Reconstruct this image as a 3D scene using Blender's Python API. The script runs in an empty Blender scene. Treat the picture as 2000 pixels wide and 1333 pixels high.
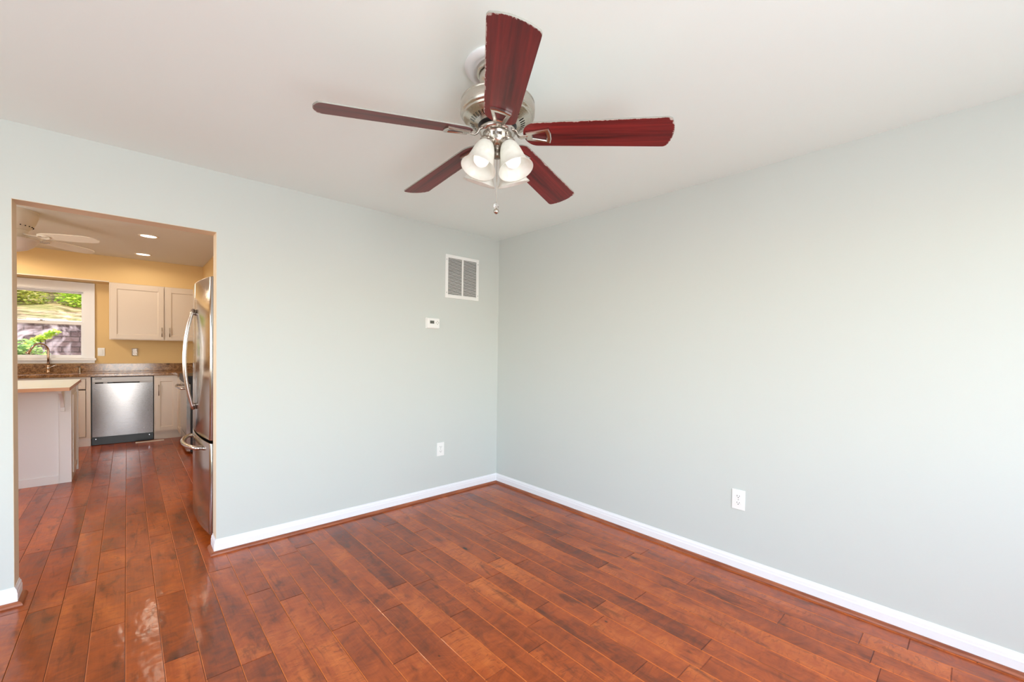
import bpy, bmesh, math, random
from mathutils import Vector, Matrix
R = math.radians
PI = math.pi
scene = bpy.context.scene
COL = scene.collection

# ------------------------------------------------------------------ camera
FPX = 828.83
cam_d = bpy.data.cameras.new('camera')
cam = bpy.data.objects.new('camera', cam_d)
COL.objects.link(cam)
cam_d.sensor_width = 36.0
cam_d.sensor_fit = 'HORIZONTAL'
cam_d.lens = FPX / 2000 * 36.0
cam_d.shift_y = 35.55 / 2000
cam_d.clip_start = 0.02
yaw, pit, rol = R(42.248), R(-1.06), R(0.822)
f = Vector((math.sin(yaw) * math.cos(pit), math.cos(yaw) * math.cos(pit), math.sin(pit)))
r0 = Vector((math.cos(yaw), -math.sin(yaw), 0))
u0 = r0.cross(f)
rv = r0 * math.cos(rol) + u0 * math.sin(rol)
uv = -r0 * math.sin(rol) + u0 * math.cos(rol)
M = Matrix((rv, uv, -f)).transposed().to_4x4()
M.translation = Vector((-2.658, -3.132, 1.2706))
cam.matrix_world = M
scene.camera = cam

# ------------------------------------------------------------------ colour management
vs = scene.view_settings
vs.view_transform = 'Standard'
vs.look = 'None'
vs.gamma = 1
vs.use_curve_mapping = False
vs.exposure = 0.12

# ------------------------------------------------------------------ world (daylight sky) and sun over the garden
world = bpy.data.worlds.new('world')
scene.world = world
world.use_nodes = True
wn = world.node_tree
bg = wn.nodes['Background']
sky = wn.nodes.new('ShaderNodeTexSky')
sky.sky_type = 'NISHITA'
sky.sun_disc = False
sky.sun_elevation = R(52)
sky.sun_rotation = R(200)
sky.air_density = 1.0
sky.dust_density = 1.2
wn.links.new(sky.outputs[0], bg.inputs[0])
bg.inputs[1].default_value = 1.1

def lamp(name, kind, loc, power, color, rot=(0, 0, 0), **kw):
    d = bpy.data.lights.new(name, kind)
    d.energy = power
    d.color = color
    for k, v in kw.items():
        setattr(d, k, v)
    o = bpy.data.objects.new(name, d)
    o.location = loc
    o.rotation_euler = rot
    COL.objects.link(o)
    return o

sun = lamp('sun_light', 'SUN', (-3, 9, 8), 10.0, (1.0, 0.95, 0.86), (R(-34), R(-14), 0), angle=R(0.6))
# daylight coming in through the patio door behind the camera and the side window
DAY = (0.92, 0.98, 1.03)
lamp('patio_daylight', 'AREA', (-2.72, -4.62, 1.10), 90, DAY, (R(122), 0, 0), shape='RECTANGLE', size=1.15, size_y=1.9)
lamp('rear_window_daylight', 'AREA', (-1.15, -4.62, 1.45), 6, DAY, (R(122), 0, 0), shape='RECTANGLE', size=1.3, size_y=1.2)
lamp('side_window_daylight', 'AREA', (-5.62, -2.2, 1.35), 27, DAY, (R(132), 0, R(-90)), shape='RECTANGLE', size=2.4, size_y=1.4)
lamp('kitchen_side_daylight', 'AREA', (-4.92, 1.35, 1.45), 26, (1.0, 0.96, 0.90), (R(90), 0, R(-90)), shape='RECTANGLE', size=1.6, size_y=1.1)

# ------------------------------------------------------------------ materials
def lin(c):
    c = c / 255.0
    return c / 12.92 if c <= 0.04045 else ((c + 0.055) / 1.055) ** 2.4

def rgb(r, g, b):
    return (lin(r), lin(g), lin(b), 1.0)

def mat(name, col, rough=0.5, metal=0.0, spec=0.5, **kw):
    m = bpy.data.materials.new(name)
    m.use_nodes = True
    b = m.node_tree.nodes['Principled BSDF']
    b.inputs['Base Color'].default_value = col
    b.inputs['Roughness'].default_value = rough
    b.inputs['Metallic'].default_value = metal
    b.inputs['Specular IOR Level'].default_value = spec
    for k, v in kw.items():
        b.inputs[k.replace('_', ' ')].default_value = v
    return m

class NT:
    """tiny node helper"""
    def __init__(s, m):
        s.t = m.node_tree
        s.b = s.t.nodes.get('Principled BSDF')
    def n(s, typ, **kw):
        x = s.t.nodes.new(typ)
        for k, v in kw.items():
            setattr(x, k, v)
        return x
    def l(s, a, b):
        s.t.links.new(a, b)
    def math(s, op, a, b=None, c=None):
        x = s.n('ShaderNodeMath', operation=op)
        for i, v in enumerate((a, b, c)):
            if v is None:
                continue
            if isinstance(v, (int, float)):
                x.inputs[i].default_value = v
            else:
                s.l(v, x.inputs[i])
        return x.outputs[0]
    def mapr(s, v, a, b, c=0.0, d=1.0, smooth=False):
        x = s.n('ShaderNodeMapRange', interpolation_type='SMOOTHSTEP' if smooth else 'LINEAR')
        s.l(v, x.inputs[0])
        for i, q in enumerate((a, b, c, d)):
            x.inputs[i + 1].default_value = q
        return x.outputs[0]
    def mix(s, fac, a, b, mode='MIX'):
        x = s.n('ShaderNodeMix', data_type='RGBA', blend_type=mode)
        for i, v in ((0, fac), (6, a), (7, b)):
            if isinstance(v, (int, float)):
                x.inputs[i].default_value = v
            elif isinstance(v, tuple):
                x.inputs[i].default_value = v
            else:
                s.l(v, x.inputs[i])
        return x.outputs[2]
    def noise(s, vec, scale, detail=3, rough=0.55, dist=0.0):
        x = s.n('ShaderNodeTexNoise')
        s.l(vec, x.inputs['Vector'])
        x.inputs['Scale'].default_value = scale
        x.inputs['Detail'].default_value = detail
        x.inputs['Roughness'].default_value = rough
        x.inputs['Distortion'].default_value = dist
        return x.outputs[0]
    def scale(s, vec, sc):
        x = s.n('ShaderNodeVectorMath', operation='MULTIPLY')
        s.l(vec, x.inputs[0])
        x.inputs[1].default_value = sc
        return x.outputs[0]
    def add(s, a, b):
        x = s.n('ShaderNodeVectorMath', operation='ADD')
        s.l(a, x.inputs[0])
        s.l(b, x.inputs[1])
        return x.outputs[0]
    def obj(s):
        return s.n('ShaderNodeTexCoord').outputs['Object']
    def bump(s, h, strength, dist=0.01):
        x = s.n('ShaderNodeBump')
        x.inputs['Strength'].default_value = strength
        x.inputs['Distance'].default_value = dist
        s.l(h, x.inputs['Height'])
        s.l(x.outputs[0], s.b.inputs['Normal'])
        return x

def paint(name, col, rough=0.55, spec=0.3, tex=0.08):
    m = mat(name, col, rough, 0, spec)
    t = NT(m)
    o = t.obj()
    t.bump(t.noise(o, 160, 2), tex, 0.002)
    return m

m_wall = paint('wall_paint_pale_grey_green', rgb(204, 209, 204), 0.6, 0.25)
m_ceil = paint('ceiling_paint_white', rgb(240, 250, 247), 0.8, 0.15)
m_kwall = paint('kitchen_paint_yellow', rgb(230, 198, 142), 0.6, 0.25)
m_kceil = paint('kitchen_ceiling_paint', rgb(228, 226, 220), 0.8, 0.15)
m_jamb = paint('jamb_paint', rgb(226, 206, 178), 0.6, 0.25)
m_trim = mat('trim_gloss_white', rgb(240, 240, 242), 0.3, 0, 0.5)
m_cab = mat('cabinet_paint_cream', rgb(222, 208, 192), 0.38, 0, 0.45)
m_isl = mat('island_paint_white', rgb(222, 216, 212), 0.4, 0, 0.45)
m_white = mat('white_plastic', rgb(240, 240, 236), 0.35, 0, 0.5)
m_dark = mat('black_plastic', rgb(18, 18, 20), 0.35, 0, 0.5)
m_slot = mat('slot_shadow_dark', rgb(45, 42, 38), 0.8, 0, 0.2)
m_ventslot = mat('vent_duct_dark', rgb(72, 70, 62), 0.8, 0, 0.2)
m_chrome = mat('chrome', rgb(225, 225, 228), 0.12, 1.0)
m_fanwhite = mat('fan_white_enamel', rgb(232, 222, 206), 0.4, 0, 0.4)
m_lcd = mat('lcd_grey_green', rgb(92, 94, 86), 0.25, 0, 0.5)
m_btn = mat('button_grey', rgb(165, 165, 160), 0.5, 0, 0.4)
m_whitecap = mat('medallion_white', rgb(238, 240, 242), 0.5, 0, 0.3)

def steel(name, col, rough, axis, amp=0.06, wav=0.0):
    m = mat(name, col, rough, 1.0)
    t = NT(m)
    o = t.obj()
    sc = {'x': (3, 900, 900), 'z': (900, 900, 3), 'y': (900, 3, 900)}[axis]
    g = t.noise(t.scale(o, sc), 1.0, 2)
    t.l(t.mapr(g, 0.3, 0.7, rough - amp, rough + amp), t.b.inputs['Roughness'])
    if wav:
        h = t.noise(t.scale(o, (1, 1, 0.5)), 3.0, 1)
        t.bump(h, wav, 0.05)
    return m

m_steel = steel('stainless_steel_brushed', rgb(190, 184, 178), 0.15, 'z', 0.04)
m_steelh = steel('stainless_steel_dishwasher', rgb(150, 145, 143), 0.28, 'x', 0.012, 0.04)
m_steeld = mat('stainless_steel_satin', rgb(150, 142, 136), 0.42, 0.9)
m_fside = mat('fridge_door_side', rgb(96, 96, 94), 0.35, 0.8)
m_handle = mat('handle_polished_steel', rgb(205, 198, 192), 0.22, 1.0)
m_nickel = steel('brushed_nickel', rgb(200, 194, 184), 0.25, 'x', 0.05)
m_nickel_d = mat('brushed_nickel_dull', rgb(150, 142, 132), 0.35, 1.0)
m_bronze = mat('faucet_warm_nickel', rgb(196, 170, 150), 0.2, 1.0)
m_pull = mat('cabinet_pull_nickel', rgb(170, 158, 146), 0.3, 1.0)
m_rangeface = steel('range_door_steel', rgb(205, 200, 195), 0.22, 'y')

# glass
def glassmat(name, col=(1, 1, 1, 1), rough=0.0, ior=1.45):
    m = mat(name, col, rough, 0, 0.5)
    b = m.node_tree.nodes['Principled BSDF']
    b.inputs['Transmission Weight'].default_value = 1.0
    b.inputs['IOR'].default_value = ior
    return m
m_glass = glassmat('crystal_glass')

def pane_mat():
    m = bpy.data.materials.new('window_glass')
    m.use_nodes = True
    nt = m.node_tree
    nt.nodes.clear()
    o = nt.nodes.new('ShaderNodeOutputMaterial')
    mx = nt.nodes.new('ShaderNodeMixShader')
    tr = nt.nodes.new('ShaderNodeBsdfTransparent')
    gl = nt.nodes.new('ShaderNodeBsdfGlossy')
    gl.inputs['Roughness'].default_value = 0.02
    fr = nt.nodes.new('ShaderNodeFresnel')
    fr.inputs[0].default_value = 1.35
    nt.links.new(fr.outputs[0], mx.inputs[0])
    nt.links.new(tr.outputs[0], mx.inputs[1])
    nt.links.new(gl.outputs[0], mx.inputs[2])
    nt.links.new(mx.outputs[0], o.inputs[0])
    return m
m_pane = pane_mat()

def alabaster():
    m = bpy.data.materials.new('alabaster_glass')
    m.use_nodes = True
    nt = m.node_tree
    t = NT(m)
    out = nt.nodes['Material Output']
    t.b.inputs['Roughness'].default_value = 0.35
    o = t.obj()
    n = t.noise(o, 22, 4, 0.6, 1.2)
    c = t.mix(t.mapr(n, 0.35, 0.68), rgb(243, 243, 236), rgb(254, 254, 250))
    t.l(c, t.b.inputs['Base Color'])
    tl = t.n('ShaderNodeBsdfTranslucent')
    t.l(c, tl.inputs[0])
    mx = t.n('ShaderNodeMixShader')
    mx.inputs[0].default_value = 0.45
    t.l(t.b.outputs[0], mx.inputs[1])
    t.l(tl.outputs[0], mx.inputs[2])
    t.l(mx.outputs[0], out.inputs[0])
    return m
m_shade = alabaster()

def emis(name, col, s):
    m = mat(name, col, 0.5)
    b = m.node_tree.nodes['Principled BSDF']
    b.inputs['Emission Color'].default_value = col
    b.inputs['Emission Strength'].default_value = s
    return m
m_bulb = emis('bulb_lit_softly', (1.0, 0.985, 0.96, 1), 0.5)
m_lens = emis('recessed_lens_lit', (1.0, 0.9, 0.76, 1), 3.5)

# hardwood floor: plank tone and seed are stored per face
def floor_mat():
    m = mat('hardwood_floor', rgb(140, 70, 40), 0.3, 0, 0.5)
    t = NT(m)
    o = t.obj()
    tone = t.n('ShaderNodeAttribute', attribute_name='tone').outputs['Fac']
    seed = t.n('ShaderNodeAttribute', attribute_name='seed').outputs['Vector']
    p = t.add(o, seed)
    # long soft colour drift and cross figure
    big = t.noise(t.scale(p, (5.0, 1.6, 1)), 1.0, 3, 0.55, 0.6)
    fig = t.noise(t.scale(p, (7.0, 11.0, 1)), 1.0, 4, 0.62, 2.2)
    grain = t.noise(t.scale(p, (150.0, 5.0, 1)), 1.0, 3, 0.6, 0.2)
    fac = t.math('ADD', t.math('MULTIPLY', big, 0.55), t.math('MULTIPLY', fig, 0.35))
    fac = t.math('ADD', fac, t.math('MULTIPLY', grain, 0.10))
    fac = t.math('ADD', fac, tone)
    ramp = t.n('ShaderNodeValToRGB')
    e = ramp.color_ramp.elements
    e[0].position = 0.31
    e[0].color = rgb(104, 42, 14)
    e[1].position = 0.72
    e[1].color = rgb(208, 110, 48)
    x = e.new(0.43); x.color = rgb(142, 62, 20)
    x = e.new(0.54); x.color = rgb(172, 79, 29)
    t.l(fac, ramp.inputs[0])
    col = ramp.outputs[0]
    # dark mineral smudges
    sm = t.noise(t.scale(p, (13.0, 4.0, 1)), 1.0, 4, 0.62, 0.5)
    col = t.mix(t.mapr(sm, 0.54, 0.72, 0, 0.60, True), col, rgb(66, 30, 16))
    # dark streaks that follow the grain, and small pin knots
    st = t.noise(t.scale(p, (26.0, 2.6, 1)), 1.0, 3, 0.6, 0.8)
    col = t.mix(t.mapr(st, 0.58, 0.74, 0, 0.5, True), col, rgb(84, 36, 18))
    v2 = t.n('ShaderNodeTexVoronoi', feature='F1', distance='EUCLIDEAN')
    t.l(t.scale(p, (13.0, 7.0, 1)), v2.inputs['Vector'])
    v2.inputs['Scale'].default_value = 1.0
    sp2 = t.n('ShaderNodeSeparateColor')
    t.l(v2.outputs['Color'], sp2.inputs[0])
    pk = t.math('MULTIPLY', t.mapr(v2.outputs['Distance'], 0.03, 0.09, 0.85, 0, True), t.mapr(sp2.outputs[0], 0.84, 0.87))
    col = t.mix(pk, col, rgb(40, 20, 14))
    # curly figure crescents
    cr = t.noise(t.scale(p, (10.0, 30.0, 1)), 1.0, 2, 0.5, 3.0)
    crm = t.math('MULTIPLY', t.mapr(cr, 0.56, 0.66, 0, 1, True), t.mapr(big, 0.46, 0.6, 0, 0.38, True))
    col = t.mix(crm, col, rgb(96, 44, 24))
    # knots
    v = t.n('ShaderNodeTexVoronoi', feature='F1', distance='EUCLIDEAN')
    t.l(t.scale(p, (6.2, 2.3, 1)), v.inputs['Vector'])
    v.inputs['Scale'].default_value = 1.0
    v.inputs['Randomness'].default_value = 1.0
    kn = t.mapr(v.outputs['Distance'], 0.03, 0.075, 1, 0, True)
    halo = t.mapr(v.outputs['Distance'], 0.05, 0.22, 0.5, 0, True)
    sep = t.n('ShaderNodeSeparateColor')
    t.l(v.outputs['Color'], sep.inputs[0])
    gate = t.mapr(sep.outputs[0], 0.60, 0.64)
    col = t.mix(t.math('MULTIPLY', halo, gate), col, rgb(84, 38, 20))
    col = t.mix(t.math('MULTIPLY', kn, gate), col, rgb(24, 14, 12))
    t.l(col, t.b.inputs['Base Color'])
    t.b.inputs['Coat Weight'].default_value = 0.42
    t.b.inputs['Coat Roughness'].default_value = 0.10
    t.b.inputs['Specular IOR Level'].default_value = 0.25
    t.b.inputs['Roughness'].default_value = 0.36
    t.l(t.mapr(fig, 0.3, 0.7, 0.30, 0.44), t.b.inputs['Roughness'])
    wv = t.noise(t.scale(p, (14.0, 5.0, 1)), 1.0, 2, 0.5)
    hh = t.math('ADD', wv, t.math('MULTIPLY', fig, 0.25))
    b = t.bump(hh, 0.35, 0.006)
    # every board lies at a very slightly different tilt
    sp = t.n('ShaderNodeSeparateXYZ')
    t.l(seed, sp.inputs[0])
    cb = t.n('ShaderNodeCombineXYZ')
    t.l(t.math('MULTIPLY', t.math('SUBTRACT', sp.outputs[0], 20.0), 0.0012), cb.inputs[0])
    t.l(t.math('MULTIPLY', t.math('SUBTRACT', sp.outputs[1], 20.0), 0.0005), cb.inputs[1])
    vn = t.n('ShaderNodeVectorMath', operation='NORMALIZE')
    t.l(t.add(b.outputs[0], cb.outputs[0]), vn.inputs[0])
    t.l(vn.outputs[0], t.b.inputs['Coat Normal'])
    return m
m_floor = floor_mat()

def shoe_mat():
    m = mat('shoe_moulding_wood', rgb(150, 84, 54), 0.3, 0, 0.5)
    t = NT(m)
    n = t.noise(t.scale(t.obj(), (6, 6, 80)), 1.0, 3)
    t.l(t.mix(t.mapr(n, 0.3, 0.7), rgb(126, 62, 38), rgb(170, 98, 64)), t.b.inputs['Base Color'])
    return m
m_shoe = shoe_mat()

def blade_mat():
    m = mat('blade_mahogany', rgb(110, 34, 34), 0.4, 0, 0.22)
    t = NT(m)
    o = t.obj()
    g1 = t.noise(t.scale(o, (3, 70, 1)), 1.0, 4, 0.6, 0.3)
    g2 = t.noise(t.scale(o, (1.2, 18, 1)), 1.0, 2, 0.5, 0.3)
    f1 = t.math('ADD', t.math('MULTIPLY', g1, 0.5), t.math('MULTIPLY', g2, 0.5))
    col = t.mix(t.mapr(f1, 0.34, 0.66), rgb(66, 26, 26), rgb(142, 44, 42))
    # chipped, pale leading edge
    a = t.n('ShaderNodeAttribute', attribute_name='edge').outputs['Fac']
    n = t.noise(t.scale(o, (60, 110, 1)), 1.0, 4, 0.75)
    n2 = t.noise(t.scale(o, (9, 30, 1)), 1.0, 2, 0.5)
    thr = t.math('ADD', t.math('MULTIPLY', a, 0.46), t.math('MULTIPLY', n, 0.85))
    thr = t.math('ADD', thr, t.math('MULTIPLY', n2, 0.20))
    col = t.mix(t.mapr(thr, 0.86, 0.91), col, rgb(200, 190, 182))
    t.l(col, t.b.inputs['Base Color'])
    t.l(t.mapr(thr, 0.88, 0.95, 0.36, 0.7), t.b.inputs['Roughness'])
    return m
m_blade = blade_mat()
m_bladeedge = mat('blade_edge_pale', rgb(150, 150, 142), 0.6)
m_bladetop = mat('blade_top_maple', rgb(196, 176, 150), 0.5)

def granite_mat():
    m = mat('granite_brown', rgb(140, 100, 66), 0.14, 0, 0.5)
    t = NT(m)
    o = t.obj()
    a = t.noise(o, 26, 5, 0.7, 1.0)
    b = t.noise(o, 70, 4, 0.75, 0.5)
    v = t.n('ShaderNodeTexVoronoi', feature='F1')
    t.l(o, v.inputs['Vector'])
    v.inputs['Scale'].default_value = 75
    c = t.mix(t.mapr(a, 0.35, 0.65), rgb(96, 62, 38), rgb(176, 132, 88))
    c = t.mix(t.mapr(b, 0.55, 0.68), c, rgb(54, 36, 26))
    c = t.mix(t.mapr(v.outputs['Distance'], 0.1, 0.3, 0.5, 0), c, rgb(206, 172, 130))
    t.l(c, t.b.inputs['Base Color'])
    return m
m_granite = granite_mat()

def worktop_mat():
    m = mat('island_laminate_top', rgb(246, 238, 230), 0.3, 0, 0.5)
    t = NT(m)
    n = t.noise(t.scale(t.obj(), (3, 60, 1)), 1.0, 3)
    t.l(t.mix(t.mapr(n, 0.3, 0.7), rgb(242, 232, 222), rgb(250, 244, 236)), t.b.inputs['Base Color'])
    return m
m_itop = worktop_mat()
m_iedge = mat('island_edge_wood', rgb(188, 132, 92), 0.4)

def stone_mat():
    m = mat('retaining_wall_block', rgb(150, 128, 120), 0.9, 0, 0.2)
    t = NT(m)
    o = t.obj()
    sw = t.n('ShaderNodeMapping')
    sw.inputs['Rotation'].default_value = (R(90), 0, 0)
    t.l(o, sw.inputs[0])
    br = t.n('ShaderNodeTexBrick')
    t.l(sw.outputs[0], br.inputs['Vector'])
    br.inputs['Scale'].default_value = 1.0
    br.inputs['Brick Width'].default_value = 0.23
    br.inputs['Row Height'].default_value = 0.095
    br.inputs['Mortar Size'].default_value = 0.008
    br.inputs['Color1'].default_value = rgb(116, 98, 94)
    br.inputs['Color2'].default_value = rgb(92, 76, 74)
    br.inputs['Mortar'].default_value = rgb(70, 58, 54)
    n = t.noise(o, 9, 5, 0.7, 0.5)
    c = t.mix(t.mapr(n, 0.35, 0.7), br.outputs[0], rgb(196, 176, 168), 'MULTIPLY')
    c = t.mix(t.mapr(t.noise(o, 2.3, 3, 0.6, 0.8), 0.5, 0.62, 0, 0.55), c, rgb(214, 196, 192))
    t.l(c, t.b.inputs['Base Color'])
    t.bump(t.math('ADD', n, t.math('MULTIPLY', br.outputs['Fac'], -1.0)), 0.8, 0.03)
    return m
m_stone = stone_mat()
m_stonecap = paint('wall_cap_stone', rgb(216, 208, 200), 0.9, 0.2, 0.6)

def soil_mat():
    m = mat('garden_mulch', rgb(150, 120, 84), 0.95, 0, 0.1)
    t = NT(m)
    o = t.obj()
    n = t.noise(t.scale(o, (2.5, 7, 7)), 1.2, 5, 0.7, 0.8)
    n2 = t.noise(o, 1.3, 3)
    c = t.mix(t.mapr(n, 0.38, 0.64), rgb(84, 62, 36), rgb(214, 172, 130))
    c = t.mix(t.mapr(n2, 0.45, 0.6, 0, 0.6), c, rgb(128, 132, 66))
    t.l(c, t.b.inputs['Base Color'])
    t.bump(n, 1.0, 0.05)
    return m
m_soil = soil_mat()

def leaf_mat(name, a, b):
    m = mat(name, a, 0.5, 0, 0.3)
    t = NT(m)
    rnd = t.n('ShaderNodeAttribute', attribute_name='rnd').outputs['Fac']
    c = t.mix(rnd, a, b)
    t.l(c, t.b.inputs['Base Color'])
    tl = t.n('ShaderNodeBsdfTranslucent')
    t.l(c, tl.inputs[0])
    mx = t.n('ShaderNodeMixShader')
    mx.inputs[0].default_value = 0.45
    out = m.node_tree.nodes['Material Output']
    t.l(t.b.outputs[0], mx.inputs[1])
    t.l(tl.outputs[0], mx.inputs[2])
    t.l(mx.outputs[0], out.inputs[0])
    return m
m_leaf = leaf_mat('leaf_bright_green', rgb(120, 170, 40), rgb(226, 236, 96))
m_leaf2 = leaf_mat('leaf_olive_green', rgb(110, 126, 44), rgb(214, 206, 96))
m_fern = leaf_mat('leaf_soft_green', rgb(96, 140, 84), rgb(190, 214, 120))
m_bark = mat('bark_brown', rgb(86, 62, 44), 0.9)

# ------------------------------------------------------------------ mesh helpers
class MB:
    def __init__(s):
        s.v, s.f, s.m, s.sm = [], [], [], []
    def face(s, idx, mi=0, sm=False):
        s.f.append(tuple(idx)); s.m.append(mi); s.sm.append(sm)
    def box(s, a, b, mi=0, mfun=None):
        x0, y0, z0 = [min(p, q) for p, q in zip(a, b)]
        x1, y1, z1 = [max(p, q) for p, q in zip(a, b)]
        i = len(s.v)
        s.v += [(x0, y0, z0), (x1, y0, z0), (x1, y1, z0), (x0, y1, z0), (x0, y0, z1), (x1, y0, z1), (x1, y1, z1), (x0, y1, z1)]
        for k, q in enumerate(((0, 3, 2, 1), (4, 5, 6, 7), (0, 1, 5, 4), (2, 3, 7, 6), (1, 2, 6, 5), (3, 0, 4, 7))):
            s.face([i + j for j in q], mi if mfun is None else mfun[k])
        return s
    def lathe(s, prof, org=(0, 0, 0), n=32, mi=0, mat4=None, sm=True, cap0=False, cap1=False):
        """prof: list of (r, z) ; revolves around z"""
        i = len(s.v)
        m4 = mat4 or Matrix.Identity(4)
        o = Vector(org)
        for r, z in prof:
            for k in range(n):
                a = 2 * PI * k / n
                s.v.append(tuple(m4 @ Vector((r * math.cos(a), r * math.sin(a), z)) + o))
        for j in range(len(prof) - 1):
            for k in range(n):
                k2 = (k + 1) % n
                s.face((i + j * n + k, i + j * n + k2, i + (j + 1) * n + k2, i + (j + 1) * n + k), mi, sm)
        if cap0:
            s.face([i + k for k in range(n)][::-1], mi, False)
        if cap1:
            s.face([i + (len(prof) - 1) * n + k for k in range(n)], mi, False)
        return s
    def tube(s, pts, rad, n=10, mi=0, flat=None, cap=True):
        """sweep a circle (or ellipse flat=(ru, rw)) along points"""
        pts = [Vector(p) for p in pts]
        rr = rad if isinstance(rad, (list, tuple)) else [rad] * len(pts)
        i = len(s.v)
        up = Vector((0, 0, 1))
        t0 = (pts[1] - pts[0]).normalized()
        if abs(t0.dot(up)) > 0.95:
            up = Vector((1, 0, 0))
        nrm = (up - t0 * up.dot(t0)).normalized()
        for j, p in enumerate(pts):
            a = pts[max(j - 1, 0)]
            b = pts[min(j + 1, len(pts) - 1)]
            t = (b - a).normalized()
            nrm = (nrm - t * nrm.dot(t)).normalized()
            bi = t.cross(nrm)
            fu, fw = flat if flat else (1, 1)
            for k in range(n):
                an = 2 * PI * k / n
                s.v.append(tuple(p + nrm * math.cos(an) * rr[j] * fu + bi * math.sin(an) * rr[j] * fw))
        for j in range(len(pts) - 1):
            for k in range(n):
                k2 = (k + 1) % n
                s.face((i + j * n + k, i + j * n + k2, i + (j + 1) * n + k2, i + (j + 1) * n + k), mi, True)
        if cap:
            s.face([i + k for k in range(n)][::-1], mi)
            s.face([i + (len(pts) - 1) * n + k for k in range(n)], mi)
        return s
    def prism(s, poly, z0, z1, mi=0, top=None, bot=None, mat4=None, smooth=False):
        i = len(s.v)
        n = len(poly)
        m4 = mat4 or Matrix.Identity(4)
        for z in (z0, z1):
            for x, y in poly:
                s.v.append(tuple(m4 @ Vector((x, y, z))))
        s.face([i + k for k in range(n)][::-1], mi if bot is None else bot)
        s.face([i + n + k for k in range(n)], mi if top is None else top)
        for k in range(n):
            k2 = (k + 1) % n
            s.face((i + k, i + k2, i + n + k2, i + n + k), mi, smooth)
        return s
    def sphere(s, c, r, n=16, mi=0, sx=(1, 1, 1)):
        prof = [(max(r * math.sin(PI * j / n), 1e-4), -r * math.cos(PI * j / n)) for j in range(n + 1)]
        m4 = Matrix.Diagonal((sx[0], sx[1], sx[2], 1))
        return s.lathe(prof, c, n * 2, mi, m4)
    def build(s, name, mats, parent=None, bevel=0.0, seg=2, origin=None):
        me = bpy.data.meshes.new(name)
        off = Vector((0, 0, 0))
        if parent is not None:
            off = parent['_o'] if '_o' in parent else Vector((0, 0, 0))
            off = Vector(off)
        if origin is not None:
            off = Vector(origin)
        me.from_pydata([tuple(Vector(v) - off) for v in s.v], [], s.f)
        if not isinstance(mats, (list, tuple)):
            mats = [mats]
        for m in mats:
            me.materials.append(m)
        me.polygons.foreach_set('material_index', s.m)
        me.polygons.foreach_set('use_smooth', s.sm)
        bm = bmesh.new()
        bm.from_mesh(me)
        bmesh.ops.recalc_face_normals(bm, faces=bm.faces)
        bm.to_mesh(me)
        bm.free()
        o = bpy.data.objects.new(name, me)
        COL.objects.link(o)
        if parent is not None:
            o.parent = parent
            o['_o'] = tuple(off)
        elif origin is not None:
            o.location = off
            o['_o'] = tuple(off)
        if bevel:
            b = o.modifiers.new('bevel', 'BEVEL')
            b.width = bevel
            b.segments = seg
            b.limit_method = 'ANGLE'
            b.angle_limit = R(40)
            b.harden_normals = False
        return o

def thing(name, label, cat, loc, group=None):
    o = bpy.data.objects.new(name, None)
    o.empty_display_size = 0.05
    COL.objects.link(o)
    o.location = loc
    o['_o'] = tuple(loc)
    o['label'] = label
    o['category'] = cat
    if group:
        o['group'] = group
    return o

def tag(o, label, cat, group=None, kind=None):
    o['label'] = label
    o['category'] = cat
    if group:
        o['group'] = group
    if kind:
        o['kind'] = kind
    return o

def struct(o, label=None):
    o['kind'] = 'structure'
    if label:
        o['label'] = label
    return o

def box(a, b):
    return MB().box(a, b)

# ------------------------------------------------------------------ room dimensions
H = 2.336          # ceiling of the main room
KH = 2.455         # ceiling of the kitchen
OL, OR_, OH = -3.066, -2.252, 1.970   # opening
WT = 0.118         # thickness of the wall with the opening
XL, YB = -5.7, -4.7                 # far left and back of the main room
KY = 4.95          # kitchen window wall
KXR, KXL = -1.50, -5.0

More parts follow.
